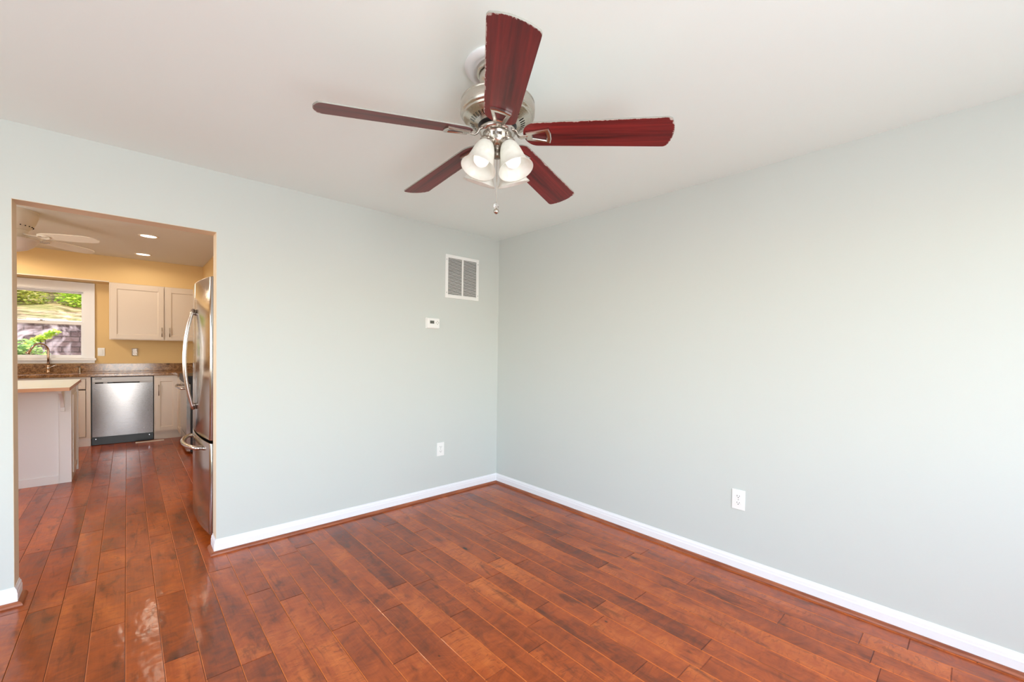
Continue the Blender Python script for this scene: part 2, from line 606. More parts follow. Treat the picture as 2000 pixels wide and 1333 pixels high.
# ---- floor of individual boards running towards the kitchen
def build_floor():
    W = 0.1142
    X0 = -2.7785
    rnd = random.Random(7)
    # board ends seen in the room, and the tone of single boards, in floor coordinates (x, y)
    joints = [(-1.932, -1.204), (-1.585, -1.055), (-1.812, -1.572), (-1.466, -1.468), (-1.246, -0.803), (-1.241, -1.762), (-1.577, -1.881), (-0.679, -1.969), (-1.13, -2.24), (-0.304, -1.687), (-1.021, -1.944), (-0.884, -1.875), (-1.157, -1.314), (-0.338, -2.519), (-0.787, -2.359), (-0.333, -2.856), (-0.108, -2.951), (-0.206, -3.086), (-0.429, -2.891), (-0.207, -2.802), (-2.873, 0.906), (-2.862, 0.056), (-2.742, -0.518), (-2.748, 0.462), (-2.281, -0.25), (-2.307, -1.18), (-2.524, -0.965)]
    marks = [(-1.558, -0.941, -0.17), (-0.928, -1.588, -0.13), (-0.835, -1.859, -0.1), (-1.264, -0.741, -0.1), (-1.215, -1.645, 0.1), (-0.995, -1.72, 0.1), (-1.061, -2.075, 0.09), (-1.448, -1.269, -0.07), (-1.092, -0.979, 0.06), (-1.75, -0.945, 0.05), (-0.733, -2.268, -0.1), (-0.716, -2.58, 0.05), (-0.406, -2.688, 0.06), (-0.394, -1.002, -0.12), (-2.17, -1.234, 0.05), (-1.837, -0.736, -0.04), (-0.32, -1.892, 0.05), (-0.336, -2.349, -0.06), (-0.711, -0.907, 0.03), (-2.574, -0.758, 0.06), (-2.366, -0.849, -0.05), (-2.674, -0.434, 0.05), (-2.496, -0.301, 0.03)]
    rows = {}
    for q in joints:
        rows.setdefault(math.floor((q[0] - X0) / W), []).append(q[1])
    tm = {}
    for bx_, by_, tn in marks:
        tm.setdefault(math.floor((bx_ - X0) / W), []).append((by_, tn))
    mb = MB()
    tones, seeds = [], []
    k0 = math.floor((XL - X0) / W)
    k1 = math.ceil((0.02 - X0) / W)
    ch, dp = 0.0024, 0.0020
    for k in range(k0, k1 + 1):
        xa, xb = X0 + k * W, X0 + (k + 1) * W
        fixed = sorted(rows.get(k, []))
        ends = [YB - 0.05 - rnd.random() * 0.6]
        y = ends[0]
        while y < KY + 0.02:
            y += rnd.uniform(0.7, 1.8)
            if any(abs(y - q) < 0.3 for q in fixed):
                continue
            ends.append(y)
        ends = sorted([e for e in ends] + fixed)
        for ya, yb in zip(ends[:-1], ends[1:]):
            tn = rnd.gauss(0, 0.034)
            for yy, t_ in tm.get(k, []):
                if ya <= yy <= yb:
                    tn = t_ * 0.62
            sd = (rnd.uniform(0, 40), rnd.uniform(0, 40), 0)
            i = len(mb.v)
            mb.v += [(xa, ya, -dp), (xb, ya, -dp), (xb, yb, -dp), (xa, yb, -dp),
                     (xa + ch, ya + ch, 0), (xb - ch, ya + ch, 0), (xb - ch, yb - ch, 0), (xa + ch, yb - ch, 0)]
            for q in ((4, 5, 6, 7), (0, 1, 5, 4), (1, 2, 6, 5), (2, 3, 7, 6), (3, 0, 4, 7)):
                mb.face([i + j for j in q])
                tones.append(tn + (0 if q[0] == 4 else (0.26 if q == (3, 0, 4, 7) else (-0.25 if q == (1, 2, 6, 5) else -0.12))))  # glint and edge wear painted into the left chamfer tone; other chamfers toned darker
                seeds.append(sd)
    me = bpy.data.meshes.new('floor')
    me.from_pydata(mb.v, [], mb.f)
    me.materials.append(m_floor)
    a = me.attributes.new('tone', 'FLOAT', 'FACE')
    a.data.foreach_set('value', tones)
    b = me.attributes.new('seed', 'FLOAT_VECTOR', 'FACE')
    b.data.foreach_set('vector', [c for s_ in seeds for c in s_])
    o = bpy.data.objects.new('floor', me)
    COL.objects.link(o)
    struct(o, 'reddish brown hardwood plank floor running into the kitchen')
build_floor()

# ---- main room shell
T = 0.12
wa = MB()   # wall with the opening
wa.box((OR_, 0, 0), (0 + T, WT, H)); wa.box((XL - T, 0, 0), (OL, WT, H)); wa.box((OL, 0, OH), (OR_, WT, H))
wa.box((KXL - T, 0.0, H), (KXR + T, WT, KH))
struct(wa.build('wall_left', m_wall), 'pale grey wall with the kitchen opening, vent and thermostat')
struct(box((0, YB - T, 0), (T, 0, H)).build('wall_right', m_wall), 'long blank pale grey-green wall on the right')
PX0, PX1, PZ1 = -3.32, -2.12, 2.1     # patio door opening in the wall behind the camera
wb = MB()
wb.box((XL - T, YB - T, 0), (PX0, YB, H)); wb.box((PX0, YB - T, PZ1), (PX1, YB, H))
RX0, RX1, RZ0, RZ1 = -1.82, -0.48, 0.82, 2.08
wb.box((PX1, YB - T, 0), (RX0, YB, H)); wb.box((RX1, YB - T, 0), (0, YB, H)); wb.box((RX0, YB - T, 0), (RX1, YB, RZ0)); wb.box((RX0, YB - T, RZ1), (RX1, YB, H))
struct(wb.build('wall_back', m_wall), 'wall behind the camera with the patio door')
WY0, WY1, WZ0, WZ1 = -3.4, -1.0, 0.6, 2.1
wl = MB()
wl.box((XL - T, YB, 0), (XL, WY0, H)); wl.box((XL - T, WY1, 0), (XL, 0, H))
wl.box((XL - T, WY0, 0), (XL, WY1, WZ0)); wl.box((XL - T, WY0, WZ1), (XL, WY1, H))
struct(wl.build('wall_side', m_wall), 'wall with the side window, outside the frame')
struct(box((XL - T, YB - T, H), (T, 0, H + 0.1)).build('ceiling', m_ceil), 'smooth white ceiling of the main room')
# frames of the two openings out of frame
d1 = MB()
for xa in (PX0, (PX0 + PX1) / 2 - 0.03, PX1 - 0.06):
    d1.box((xa, YB - 0.09, 0), (xa + 0.06, YB - 0.03, PZ1))
d1.box((PX0, YB - 0.09, PZ1 - 0.06), (PX1, YB - 0.03, PZ1)); d1.box((PX0, YB - 0.09, 0), (PX1, YB - 0.03, 0.06))
struct(d1.build('door_1', m_trim, bevel=0.003), 'white sliding patio door frame behind the camera')
d3 = MB()
for xa in (RX0, RX1 - 0.05):
    d3.box((xa, YB - 0.09, RZ0), (xa + 0.05, YB - 0.03, RZ1))
d3.box((RX0, YB - 0.09, RZ0), (RX1, YB - 0.03, RZ0 + 0.05)); d3.box((RX0, YB - 0.09, RZ1 - 0.05), (RX1, YB - 0.03, RZ1))
struct(d3.build('window_3', m_trim, bevel=0.003), 'white window frame in the wall behind the camera')
d2 = MB()
for ya in (WY0, (WY0 + WY1) / 2 - 0.03, WY1 - 0.06):
    d2.box((XL - 0.09, ya, WZ0), (XL - 0.03, ya + 0.06, WZ1))
d2.box((XL - 0.09, WY0, WZ0), (XL - 0.03, WY1, WZ0 + 0.06)); d2.box((XL - 0.09, WY0, WZ1 - 0.06), (XL - 0.03, WY1, WZ1))
struct(d2.build('window_2', m_trim, bevel=0.003), 'white window frame in the side wall')

# ---- baseboards with moulded top and brown shoe moulding
BH, BT, SH, ST = 0.0865, 0.013, 0.019, 0.019
def base_profile():
    # (out from wall, height) going up
    return [(0, 0.004), (BT, 0.004), (BT, BH - 0.030), (BT - 0.002, BH - 0.026), (BT - 0.003, BH - 0.014), (BT - 0.008, BH - 0.006), (BT - 0.009, BH), (0, BH)]
def shoe_profile():
    p = [(BT, 0), (BT + ST, 0)]
    for k in range(7):
        a = PI / 2 * k / 6
        p.append((BT + ST * math.cos(a), SH * math.sin(a)))
    return p
def run(path, prof, name, m, label):
    """sweep a wall profile along a 2D path; outward = right-hand side of travel"""
    mb = MB()
    pts = [Vector(p) for p in path]
    n = len(prof)
    rings = []
    for j, p in enumerate(pts):
        if j == 0:
            d = (pts[1] - pts[0]).normalized(); nn = Vector((d.y, -d.x)); k = 1
        elif j == len(pts) - 1:
            d = (pts[-1] - pts[-2]).normalized(); nn = Vector((d.y, -d.x)); k = 1
        else:
            d1 = (pts[j] - pts[j - 1]).normalized(); d2 = (pts[j + 1] - pts[j]).normalized()
            n1 = Vector((d1.y, -d1.x)); n2 = Vector((d2.y, -d2.x))
            nn = (n1 + n2).normalized(); k = 1 / max(nn.dot(n1), 0.3)
        i = len(mb.v)
        for o_, z in prof:
            q = p + nn * o_ * k
            mb.v.append((q.x, q.y, z))
        rings.append(i)
    for a, b in zip(rings[:-1], rings[1:]):
        for q in range(n):
            q2 = (q + 1) % n
            mb.face((a + q, a + q2, b + q2, b + q))
    mb.face([rings[0] + q for q in range(n)]); mb.face([rings[-1] + q for q in range(n)][::-1])
    return struct(mb.build(name, m), label)
# travel direction keeps the room on the right-hand side
right_path = [(OR_, WT), (OR_, 0), (0, 0), (0, YB)]
run([(OR_, WT), (OR_, 0), (-0.0, 0)], base_profile(), 'baseboard_left', m_trim, 'white baseboard right of the kitchen opening')
run([(-0.0, 0), (0, YB)], base_profile(), 'baseboard_right', m_trim, 'white baseboard along the long blank wall')
run([(XL, 0), (OL, 0), (OL, WT)], base_profile(), 'baseboard_side', m_trim, 'white baseboard stub left of the kitchen opening')
run([(OR_, WT), (OR_, 0), (-0.0, 0), (0, YB)], shoe_profile(), 'trim_1', m_shoe, 'brown wooden shoe moulding round the room')
run([(XL, 0), (OL, 0), (OL, WT)], shoe_profile(), 'trim_2', m_shoe, 'brown wooden shoe moulding left of the opening')

# ------------------------------------------------------------------ kitchen shell
WX0, WX1, WZA, WZB = -3.86, -3.075, 1.098, 1.99   # window opening
kb = MB()
kb.box((KXL - T, KY, 0), (WX0, KY + T, KH)); kb.box((WX1, KY, 0), (KXR + T, KY + T, KH))
kb.box((WX0, KY, 0), (WX1, KY + T, WZA)); kb.box((WX0, KY, WZB), (WX1, KY + T, KH))
struct(kb.build('wall_kitchen_window', m_kwall), 'yellow kitchen wall with the window')
struct(box((KXR, WT, 0), (KXR + T, KY, KH)).build('wall_kitchen_right', m_kwall), 'yellow kitchen wall behind the fridge')
kl = MB()
kl.box((KXL - T, WT, 0), (KXL, 0.5, KH)); kl.box((KXL - T, 2.2, 0), (KXL, KY, KH)); kl.box((KXL - T, 0.5, 0), (KXL, 2.2, 0.85)); kl.box((KXL - T, 0.5, 2.05), (KXL, 2.2, KH))
struct(kl.build('wall_kitchen_left', m_kwall), 'yellow kitchen wall out of sight on the left')
struct(box((KXL - T, 0, KH), (KXR + T, KY + T, KH + 0.1)).build('ceiling_kitchen', m_kceil), 'kitchen ceiling with recessed lights')
struct(box((KXL, WT, OH), (OL - 0.3, WT + 0.004, KH)).build('wall_kitchen_header', m_kwall), 'yellow kitchen side of the partition')
SX, SY, SZ = -1.82, 4.64, 2.112
sf = MB()
sf.box((KXL, SY, SZ), (KXR, KY, KH)); sf.box((SX, WT, SZ), (KXR, SY, KH))
struct(sf.build('trim_3', m_kwall), 'yellow soffit above the wall cabinets')
struct(box((KXL, SY - 0.006, SZ - 0.001), (-2.83, SY, SZ + 0.012)).build('trim_5', m_cab), 'pale trim strip along the bottom edge of the soffit')
# painted jamb liner of the opening (edges seen from the main room)
jl = MB()
jl.box((OL - 0.0, 0.001, 0), (OL + 0.0015, WT, OH)); jl.box((OR_ - 0.0015, 0.001, 0), (OR_, WT, OH)); jl.box((OL, 0.001, OH - 0.0015), (OR_, WT, OH))
struct(jl.build('trim_4', m_jamb), 'drywall jamb faces of the kitchen opening')

# ---- kitchen window (casing, sashes, glass, stool)
def kitchen_window():
    w = MB()
    cx0, cx1, cz0, cz1 = WX0 - 0.095, WX1 + 0.098, 1.098, 2.104
    y0 = KY - 0.02
    w.box((WX1, y0, cz0), (cx1, KY, cz1)); w.box((cx0, y0, cz0), (WX0, KY, cz1)); w.box((WX0, y0, WZB), (WX1, KY, cz1))
    w.box((cx1 - 0.014, y0 - 0.008, cz0), (cx1, y0, cz1)); w.box((cx0, y0 - 0.008, cz1 - 0.014), (cx1 - 0.014, y0, cz1))
    # liners inside the reveal
    w.box((WX1 - 0.012, KY, WZA), (WX1, KY + T, WZB)); w.box((WX0, KY, WZA), (WX0 + 0.012, KY + T, WZB)); w.box((WX0 + 0.012, KY, WZB - 0.012), (WX1 - 0.012, KY + T, WZB))
    win = w.build('window_1', m_trim, bevel=0.002, origin=((WX0 + WX1) / 2, KY, 1.55))
    win.modifiers.clear()
    struct(win, 'white double-hung kitchen window over the sink')
    s = box((cx0 - 0.02, KY - 0.05, 1.068), (cx1 + 0.012, KY - 0.001, 1.0975)); s.box((WX0 + 0.001, KY - 0.001, 1.0982), (WX1 - 0.001, KY + T, 1.0988))
    s.box((cx0, KY - 0.02, 1.03), (cx1, KY, 1.067))
    s.build('window_stool', m_trim, win, bevel=0.003)
    up = MB()
    ry = KY + 0.06
    a0, a1 = WX0 + 0.0125, WX1 - 0.0125
    zt, zm = WZB - 0.0125, 1.575
    up.box((a0, ry, zm - 0.018), (a0 + 0.02, ry + 0.03, zt)); up.box((a1 - 0.02, ry, zm - 0.018), (a1, ry + 0.03, zt))
    up.box((a0 + 0.02, ry, zt - 0.02), (a1 - 0.02, ry + 0.03, zt)); up.box((a0 + 0.02, ry, zm - 0.018), (a1 - 0.02, ry + 0.03, zm + 0.012))
    us = up.build('upper_sash', m_trim, win, bevel=0.002)
    lo = MB()
    ly = KY + 0.02
    lo.box((a0, ly, WZA + 0.001), (a0 + 0.022, ly + 0.035, zm)); lo.box((a1 - 0.022, ly, WZA + 0.001), (a1, ly + 0.035, zm))
    lo.box((a0 + 0.022, ly, WZA + 0.001), (a1 - 0.022, ly + 0.035, WZA + 0.040)); lo.box((a0 + 0.022, ly, zm - 0.034), (a1 - 0.022, ly + 0.035, zm))
    ls = lo.build('lower_sash', m_trim, win, bevel=0.002)
    box((a0 + 0.02, ry + 0.012, zm + 0.012), (a1 - 0.02, ry + 0.016, zt - 0.02)).build('glass_pane', m_pane, us)
    box((a0 + 0.022, ly + 0.015, WZA + 0.04), (a1 - 0.022, ly + 0.019, zm - 0.034)).build('glass_pane', m_pane, ls)
    lk = box((-3.50, ly + 0.002, zm), (-3.44, ly + 0.028, zm + 0.008))
    lk.lathe([(0.012, 0), (0.012, 0.012), (0.001, 0.014)], (-3.47, ly + 0.015, zm + 0.008), 12)
    lk.build('sash_lock', m_nickel_d, ls, bevel=0.001)
kitchen_window()

# ------------------------------------------------------------------ main ceiling fan
FC = Vector((-1.6217, -1.8907, H))
def ceiling_fan():
    t = thing('ceiling_fan', 'brushed nickel ceiling fan with five dark red blades and glass shades', 'ceiling fan', FC)
    x, y = FC.x, FC.y
    md = MB()
    md.lathe([(0.124, H), (0.126, H - 0.004), (0.124, H - 0.010), (0.112, H - 0.014), (0.100, H - 0.018), (0.092, H - 0.012), (0.084, H - 0.012), (0.001, H - 0.012)], (x, y, 0), 64)
    o = md.build('ceiling_medallion', m_whitecap, t); o['label'] = 'white round ceiling medallion'
    cn = MB()
    cn.lathe([(0.081, H - 0.012), (0.082, H - 0.022), (0.079, H - 0.032), (0.070, H - 0.034), (0.069, H - 0.031), (0.0715, H - 0.038), (0.068, H - 0.056), (0.052, H - 0.070), (0.026, H - 0.077), (0.016, H - 0.077)], (x, y, 0), 48)
    cn.build('canopy', m_nickel, t)
    rd = MB()
    rd.lathe([(0.012, H - 0.07), (0.012, 2.215)], (x, y, 0), 20)
    rd.lathe([(0.022, 2.246), (0.024, 2.236), (0.030, 2.222), (0.040, 2.212)], (x, y, 0), 24)
    rd.build('downrod', m_nickel, t)
    mo = MB()
    mo.lathe([(0.02, 2.213), (0.10, 2.213), (0.118, 2.211), (0.132, 2.206), (0.1385, 2.200), (0.1385, 2.197), (0.1355, 2.196), (0.1395, 2.190), (0.1405, 2.175), (0.139, 2.156), (0.134, 2.150), (0.130, 2.147), (0.131, 2.144), (0.1265, 2.140), (0.122, 2.139)], (x, y, 0), 72)
    mo.build('motor_housing', m_nickel, t)
    bp = MB()
    bp.lathe([(0.122, 2.139), (0.112, 2.136), (0.108, 2.133), (0.080, 2.119), (0.073, 2.117)], (x, y, 0), 72)
    bp.lathe([(0.073, 2.117), (0.070, 2.110), (0.060, 2.108)], (x, y, 0), 72, mi=1)
    # vent slots cut round the cone
    def cone_z(r):
        return 2.119 + (r - 0.080) * (0.014 / 0.028)
    for k in range(40):
        a0 = 2 * PI * k / 40
        if (k % 8) in (0,):
            continue
        hw = 0.0023
        i = len(bp.v)
        for r_, s_ in ((0.088, -1), (0.088, 1), (0.104, 1), (0.104, -1)):
            bp.v.append((x + r_ * math.cos(a0) - s_ * hw * math.sin(a0), y + r_ * math.sin(a0) + s_ * hw * math.cos(a0), cone_z(r_) - 0.0008))
        bp.face((i, i + 1, i + 2, i + 3), 2)
        # bright pressed lip beside each slot
        i = len(bp.v)
        for r_, s_ in ((0.086, 1.0), (0.086, 1.5), (0.105, 1.5), (0.105, 1.0)):
            bp.v.append((x + r_ * math.cos(a0) - s_ * hw * math.sin(a0), y + r_ * math.sin(a0) + s_ * hw * math.cos(a0), cone_z(r_) - 0.0022))
        bp.face((i, i + 1, i + 2, i + 3), 3)
    bp.build('vented_bottom_plate', [m_nickel, m_dark, m_slot, m_chrome], t)
    # flywheel ring that carries the blade irons
    fw = MB()
    fw.lathe([(0.050, 2.108), (0.066, 2.107), (0.0695, 2.101), (0.068, 2.092), (0.060, 2.086), (0.053, 2.084), (0.048, 2.087)], (x, y, 0), 56)
    fw.build('blade_ring', m_handle, t)
    # switch housing
    sh = MB()
    sh.lathe([(0.050, 2.090), (0.049, 2.085), (0.0465, 2.083), (0.0465, 2.056), (0.044, 2.050), (0.036, 2.042), (0.024, 2.036), (0.020, 2.035)], (x, y, 0), 48)
    so = sh.build('switch_housing', m_nickel, t)
    cdir = Vector((-0.643, -0.766, 0))    # towards the viewer's side of the room
    sd = Vector((0.766, -0.643, 0))
    pl = MB()
    c0 = Vector((x, y, 2.071)) + cdir * 0.0465
    for w_, h_, dd, mi in ((0.017, 0.006, 0.001, 0), (0.007, 0.0045, 0.003, 1)):
        i = len(pl.v)
        for a, b, c in ((-1, -1, 0), (1, -1, 0), (1, 1, 0), (-1, 1, 0), (-1, -1, 1), (1, -1, 1), (1, 1, 1), (-1, 1, 1)):
            pl.v.append(tuple(c0 + sd * w_ * a + Vector((0, 0, h_ * b)) + cdir * (dd * c - 0.002 * (1 - c))))
        for q in ((0, 3, 2, 1), (4, 5, 6, 7), (0, 1, 5, 4), (2, 3, 7, 6), (1, 2, 6, 5), (3, 0, 4, 7)):
            pl.face([i + j for j in q], mi)
    pl.build('reverse_switch', [m_nickel_d, m_chrome], so)
    fi = MB()
    fi.lathe([(0.024, 2.038), (0.021, 2.031), (0.016, 2.028), (0.018, 2.022), (0.020, 2.016), (0.018, 2.004), (0.013, 1.999), (0.001, 1.998)], (x, y, 0), 24)
    fi.build('finial', m_nickel_d, t)
    # pull chain with crystal
    pc = MB()
    z = 1.998
    pc.tube([(x, y, 2.0), (x, y, 1.828)], 0.0007, 6)
    while z > 1.832:
        pc.sphere((x, y, z), 0.0015, 4)
        z -= 0.0042
    pco = pc.build('pull_chain', m_nickel, t)
    cr = MB(); cr.sphere((x, y, 1.8205), 0.0105, 6)
    cr.build('crystal_ball', m_glass, pco)
    kn = MB(); kn.sphere((x, y, 1.7995), 0.0105, 8); kn.lathe([(0.003, 1.812), (0.003, 1.806)], (x, y, 0), 8)
    kn.build('chain_knob', m_nickel, pco)

    # --- blades
    L0, L1 = 0.100, 0.615
    th = 0.0046
    me = None
    def blade_mesh():
        NU, NV = 40, 26
        v, fc, mi, at = [], [], [], []
        def tipx(q):
            a = abs(q)
            x_ = L1 + 0.018 * (1 - q * q)
            if a > 0.88:
                x_ -= 0.009 * ((a - 0.88) / 0.12) ** 2.4
            return x_
        def rootx(q):
            return L0 + 0.050 * (1 - math.sqrt(max(0, 1 - q * q)))
        def hw(x_):
            return 0.0575 + 0.0115 * min(max((x_ - 0.14) / 0.45, 0), 1)
        for z in (0, th):
            for a in range(NU + 1):
                u = a / NU
                u = 0.5 - 0.5 * math.cos(PI * u) if False else u
                for b in range(NV + 1):
                    q = math.sin(PI * (b / NV - 0.5))
                    x_ = rootx(q) + (tipx(q) - rootx(q)) * u
                    y_ = q * hw(x_)
                    v.append((x_, y_, z))
                    de = (1 + q) * hw(x_)                     # distance from the leading edge
                    dt = (1 - u) * (tipx(q) - rootx(q))       # distance from the tip
                    dr = (1 - q) * hw(x_)
                    e_ = max(math.exp(-de / 0.0075), 0.84 * math.exp(-dt / 0.005), 0.55 * math.exp(-dr / 0.003))
                    e_ = max(e_, 0.62 * math.exp(-de / 0.030) * min(max((x_ - 0.35) / 0.2, 0), 1))
                    at.append(e_)
        n1 = (NU + 1) * (NV + 1)
        for a in range(NU):
            for b in range(NV):
                p = a * (NV + 1) + b
                fc.append((p, p + 1, p + NV + 2, p + NV + 1)); mi.append(0)
                fc.append((n1 + p, n1 + p + NV + 1, n1 + p + NV + 2, n1 + p + 1)); mi.append(2)
        rim = [b for b in range(NV + 1)] + [a * (NV + 1) + NV for a in range(1, NU + 1)] + [NU * (NV + 1) + b for b in range(NV - 1, -1, -1)] + [a * (NV + 1) for a in range(NU - 1, 0, -1)]
        for p, q in zip(rim, rim[1:] + rim[:1]):
            fc.append((p, n1 + p, n1 + q, q)); mi.append(1)
        m_ = bpy.data.meshes.new('fan_blade')
        m_.from_pydata(v, [], fc)
        for q in (m_blade, m_bladeedge, m_bladetop):
            m_.materials.append(q)
        m_.polygons.foreach_set('material_index', mi)
        a_ = m_.attributes.new('edge', 'FLOAT', 'POINT')
        a_.data.foreach_set('value', at)
        bm = bmesh.new(); bm.from_mesh(m_)
        bmesh.ops.recalc_face_normals(bm, faces=bm.faces)
        bm.to_mesh(m_); bm.free()
        return m_
    me = blade_mesh()
    for k in range(5):
        ang = 4.077 + 2 * PI * k / 5
        # local frame: x out along the blade, y across, z up
        drop = -R(4.3)
        pitch = R(14)
        mtx = Matrix.Rotation(ang, 4, 'Z') @ Matrix.Rotation(-drop, 4, 'Y') @ Matrix.Rotation(-pitch, 4, 'X')
        o = bpy.data.objects.new('fan_blade', me)
        COL.objects.link(o)
        o.parent = t
        mm = mtx.copy()
        mm.translation = Vector((0, 0, 2.0845 - H))
        o.matrix_local = mm
        o['_o'] = (0, 0, 0)
        # screws
        # blade iron: arm from ring + open trapezoid plate (lies under the blade)
    iron = MB()
    # arm (bent)
    arm = [(0.060, 0, 0.018), (0.073, 0, 0.012), (0.082, 0, -0.004), (0.092, 0, -0.010), (0.102, 0, -0.009), (0.113, 0, -0.007), (0.120, 0, -0.006)]
    iron.tube(arm, [0.013, 0.0125, 0.0105, 0.0095, 0.009, 0.009, 0.010], 12, flat=(0.45, 1.0))
    # plate: outer trapezoid with a window
    def trap(r_a, r_b, wa_, wb_, bow):
        return [(r_a, -wa_), (r_b - bow, -wb_), (r_b, -wb_ * 0.4), (r_b, wb_ * 0.4), (r_b - bow, wb_), (r_a, wa_)]
    outer = trap(0.112, 0.205, 0.019, 0.036, 0.006)
    inner = trap(0.136, 0.188, 0.009, 0.021, 0.003)
    zb, zt_ = -0.0095, -0.0006
    i = len(iron.v); n = 6
    for pts_, z_ in ((outer, zt_), (outer, zb + 0.002), ([(0.5 * (a[0] * 1.9 + 0.16 * 0.1), a[1] * 0.9) if False else (a[0] + (0.158 - a[0]) * 0.07, a[1] * 0.90) for a in outer], zb), ([(a[0] + (0.158 - a[0]) * -0.10, a[1] * 1.15) for a in inner], zb), (inner, zb + 0.003), (inner, zt_)):
        for a in pts_:
            iron.v.append((a[0], a[1], z_))
    for j in range(5):
        for q in range(n):
            q2 = (q + 1) % n
            iron.face((i + j * n + q, i + j * n + q2, i + (j + 1) * n + q2, i + (j + 1) * n + q))
    for q in range(n):
        q2 = (q + 1) % n
        iron.face((i + 5 * n + q, i + 5 * n + q2, i + q2, i + q))
    io = iron.build('blade_iron', m_handle, None)
    ime = io.data
    for k in range(5):
        ang = 4.077 + 2 * PI * k / 5
        if k:
            io = bpy.data.objects.new('blade_iron', ime)
            COL.objects.link(io)
        io.parent = t
        mm = Matrix.Rotation(ang, 4, 'Z') @ Matrix.Rotation(R(4.3), 4, 'Y') @ Matrix.Rotation(-R(14), 4, 'X')
        mm.translation = Vector((0, 0, 2.0845 - H))
        io.matrix_local = mm
        io['_o'] = (0, 0, 0)

    # --- four glass shades on short arms
    prof_o = [(0.0245, 0.000), (0.0265, -0.004), (0.0325, -0.016), (0.038, -0.032), (0.042, -0.051), (0.0455, -0.070), (0.050, -0.088), (0.057, -0.103), (0.0645, -0.1135), (0.065, -0.115)]
    prof_i = [(0.063, -0.114), (0.055, -0.1025), (0.048, -0.087), (0.0435, -0.070), (0.040, -0.051), (0.036, -0.033), (0.0305, -0.018), (0.023, -0.006)]
    sm_ = MB(); sm_.lathe(prof_o + prof_i, (0, 0, 0), 48)
    cupm = MB()
    cupm.lathe([(0.010, 0.020), (0.020, 0.018), (0.0255, 0.012), (0.0275, 0.004), (0.0275, -0.008), (0.0265, -0.010), (0.0255, -0.008)], (0, 0, 0), 32)
    bl = MB()
    bl.lathe([(0.012, 0.0), (0.013, -0.020), (0.018, -0.038), (0.0255, -0.054), (0.029, -0.067), (0.029, -0.075), (0.026, -0.086), (0.018, -0.095), (0.008, -0.0995), (0.0008, -0.1005)], (0, 0, 0), 32)
    meshes = {}
    for k in range(4):
        ang = R(-130 + 45 + 90 * k + 1)
        tilt = R(21)
        rot = Matrix.Rotation(ang, 4, 'Z') @ Matrix.Rotation(-tilt, 4, 'Y')
        pos = Vector((0.055 * math.cos(ang), 0.055 * math.sin(ang), 2.036 - H))
        am = MB()
        dv = Vector((math.cos(ang), math.sin(ang), 0))
        am.tube([Vector((x, y, 2.074)) + dv * 0.036, Vector((x, y, 2.077)) + dv * 0.044, Vector((x, y, 2.074)) + dv * 0.051, Vector((x, y, 2.048)) + dv * 0.0535], 0.009, 12)
        am.build('light_arm', m_nickel, t)
        for nm, mb_, mt in (('shade_holder', cupm, m_nickel), ('lamp_shade', sm_, m_shade), ('light_bulb', bl, m_bulb)):
            if nm not in meshes:
                o = mb_.build(nm, mt, None)
                meshes[nm] = o.data
            else:
                o = bpy.data.objects.new(nm, meshes[nm])
                COL.objects.link(o)
            if nm == 'light_bulb':
                o.parent = shade
            else:
                o.parent = t
                mm = rot.copy(); mm.translation = pos
                o.matrix_local = mm
            o['_o'] = (0, 0, 0)
            if nm == 'lamp_shade':
                shade = o
    return t
ceiling_fan()

# ------------------------------------------------------------------ wall fittings in the main room
def frame_on(origin, ux, n):
    """matrix: local x along wall, local y up, local z out of wall"""
    ux = Vector(ux); n = Vector(n); up = Vector((0, 0, 1))
    m = Matrix((ux, up, n)).transposed().to_4x4()
    m.translation = Vector(origin)
    return m

def pbox(mb, a, b, m4, mi=0):
    k = len(mb.v)
    mb.box(a, b, mi)
    for j in range(k, len(mb.v)):
        mb.v[j] = tuple(m4 @ Vector(mb.v[j]))

def outlet(origin, ux, n, label, m=None):
    m4 = frame_on(origin, ux, n)
    t = thing('wall_outlet', label, 'outlet', origin, 'duplex outlets low on the walls')
    p = MB()
    pbox(p, (-0.036, -0.058, 0), (0.036, 0.058, 0.0055), m4)
    p.build('cover_plate', m_white, t, bevel=0.002)
    for s_ in (1, -1):
        c = MB()
        poly = []
        for k in range(16):
            a = 2 * PI * k / 16
            poly.append((0.0165 * math.cos(a), max(-0.0125, min(0.0125, 0.0165 * math.sin(a))) + s_ * 0.0195))
        c.prism(poly, 0.004, 0.0075, mat4=m4)
        co = c.build('receptacle', m_white, t)
        sl = MB()
        for dx, hh in ((-0.0065, 0.0042), (0.0065, 0.0034)):
            pbox(sl, (dx - 0.0011, s_ * 0.0195 + 0.003 - hh, 0.0072), (dx + 0.0011, s_ * 0.0195 + 0.003 + hh, 0.0079), m4)
        poly = [(0.0026 * math.cos(2 * PI * k / 10), 0.0026 * math.sin(2 * PI * k / 10) + s_ * 0.0195 - 0.0065) for k in range(10)]
        sl.prism(poly, 0.0072, 0.0079, mat4=m4)
        sl.build('plug_slots', m_slot, co)
    sc = MB()
    sc.prism([(0.0028 * math.cos(2 * PI * k / 10), 0.0028 * math.sin(2 * PI * k / 10)) for k in range(10)], 0.005, 0.0068, mat4=m4)
    sc.build('screw', m_btn, t)
    return t
outlet((0, -2.202, 0.420), (0, -1, 0), (-1, 0, 0), 'white duplex outlet on the long blank right-hand wall')
outlet((-0.640, 0, 0.412), (1, 0, 0), (0, -1, 0), 'white duplex outlet below the thermostat near the room corner')

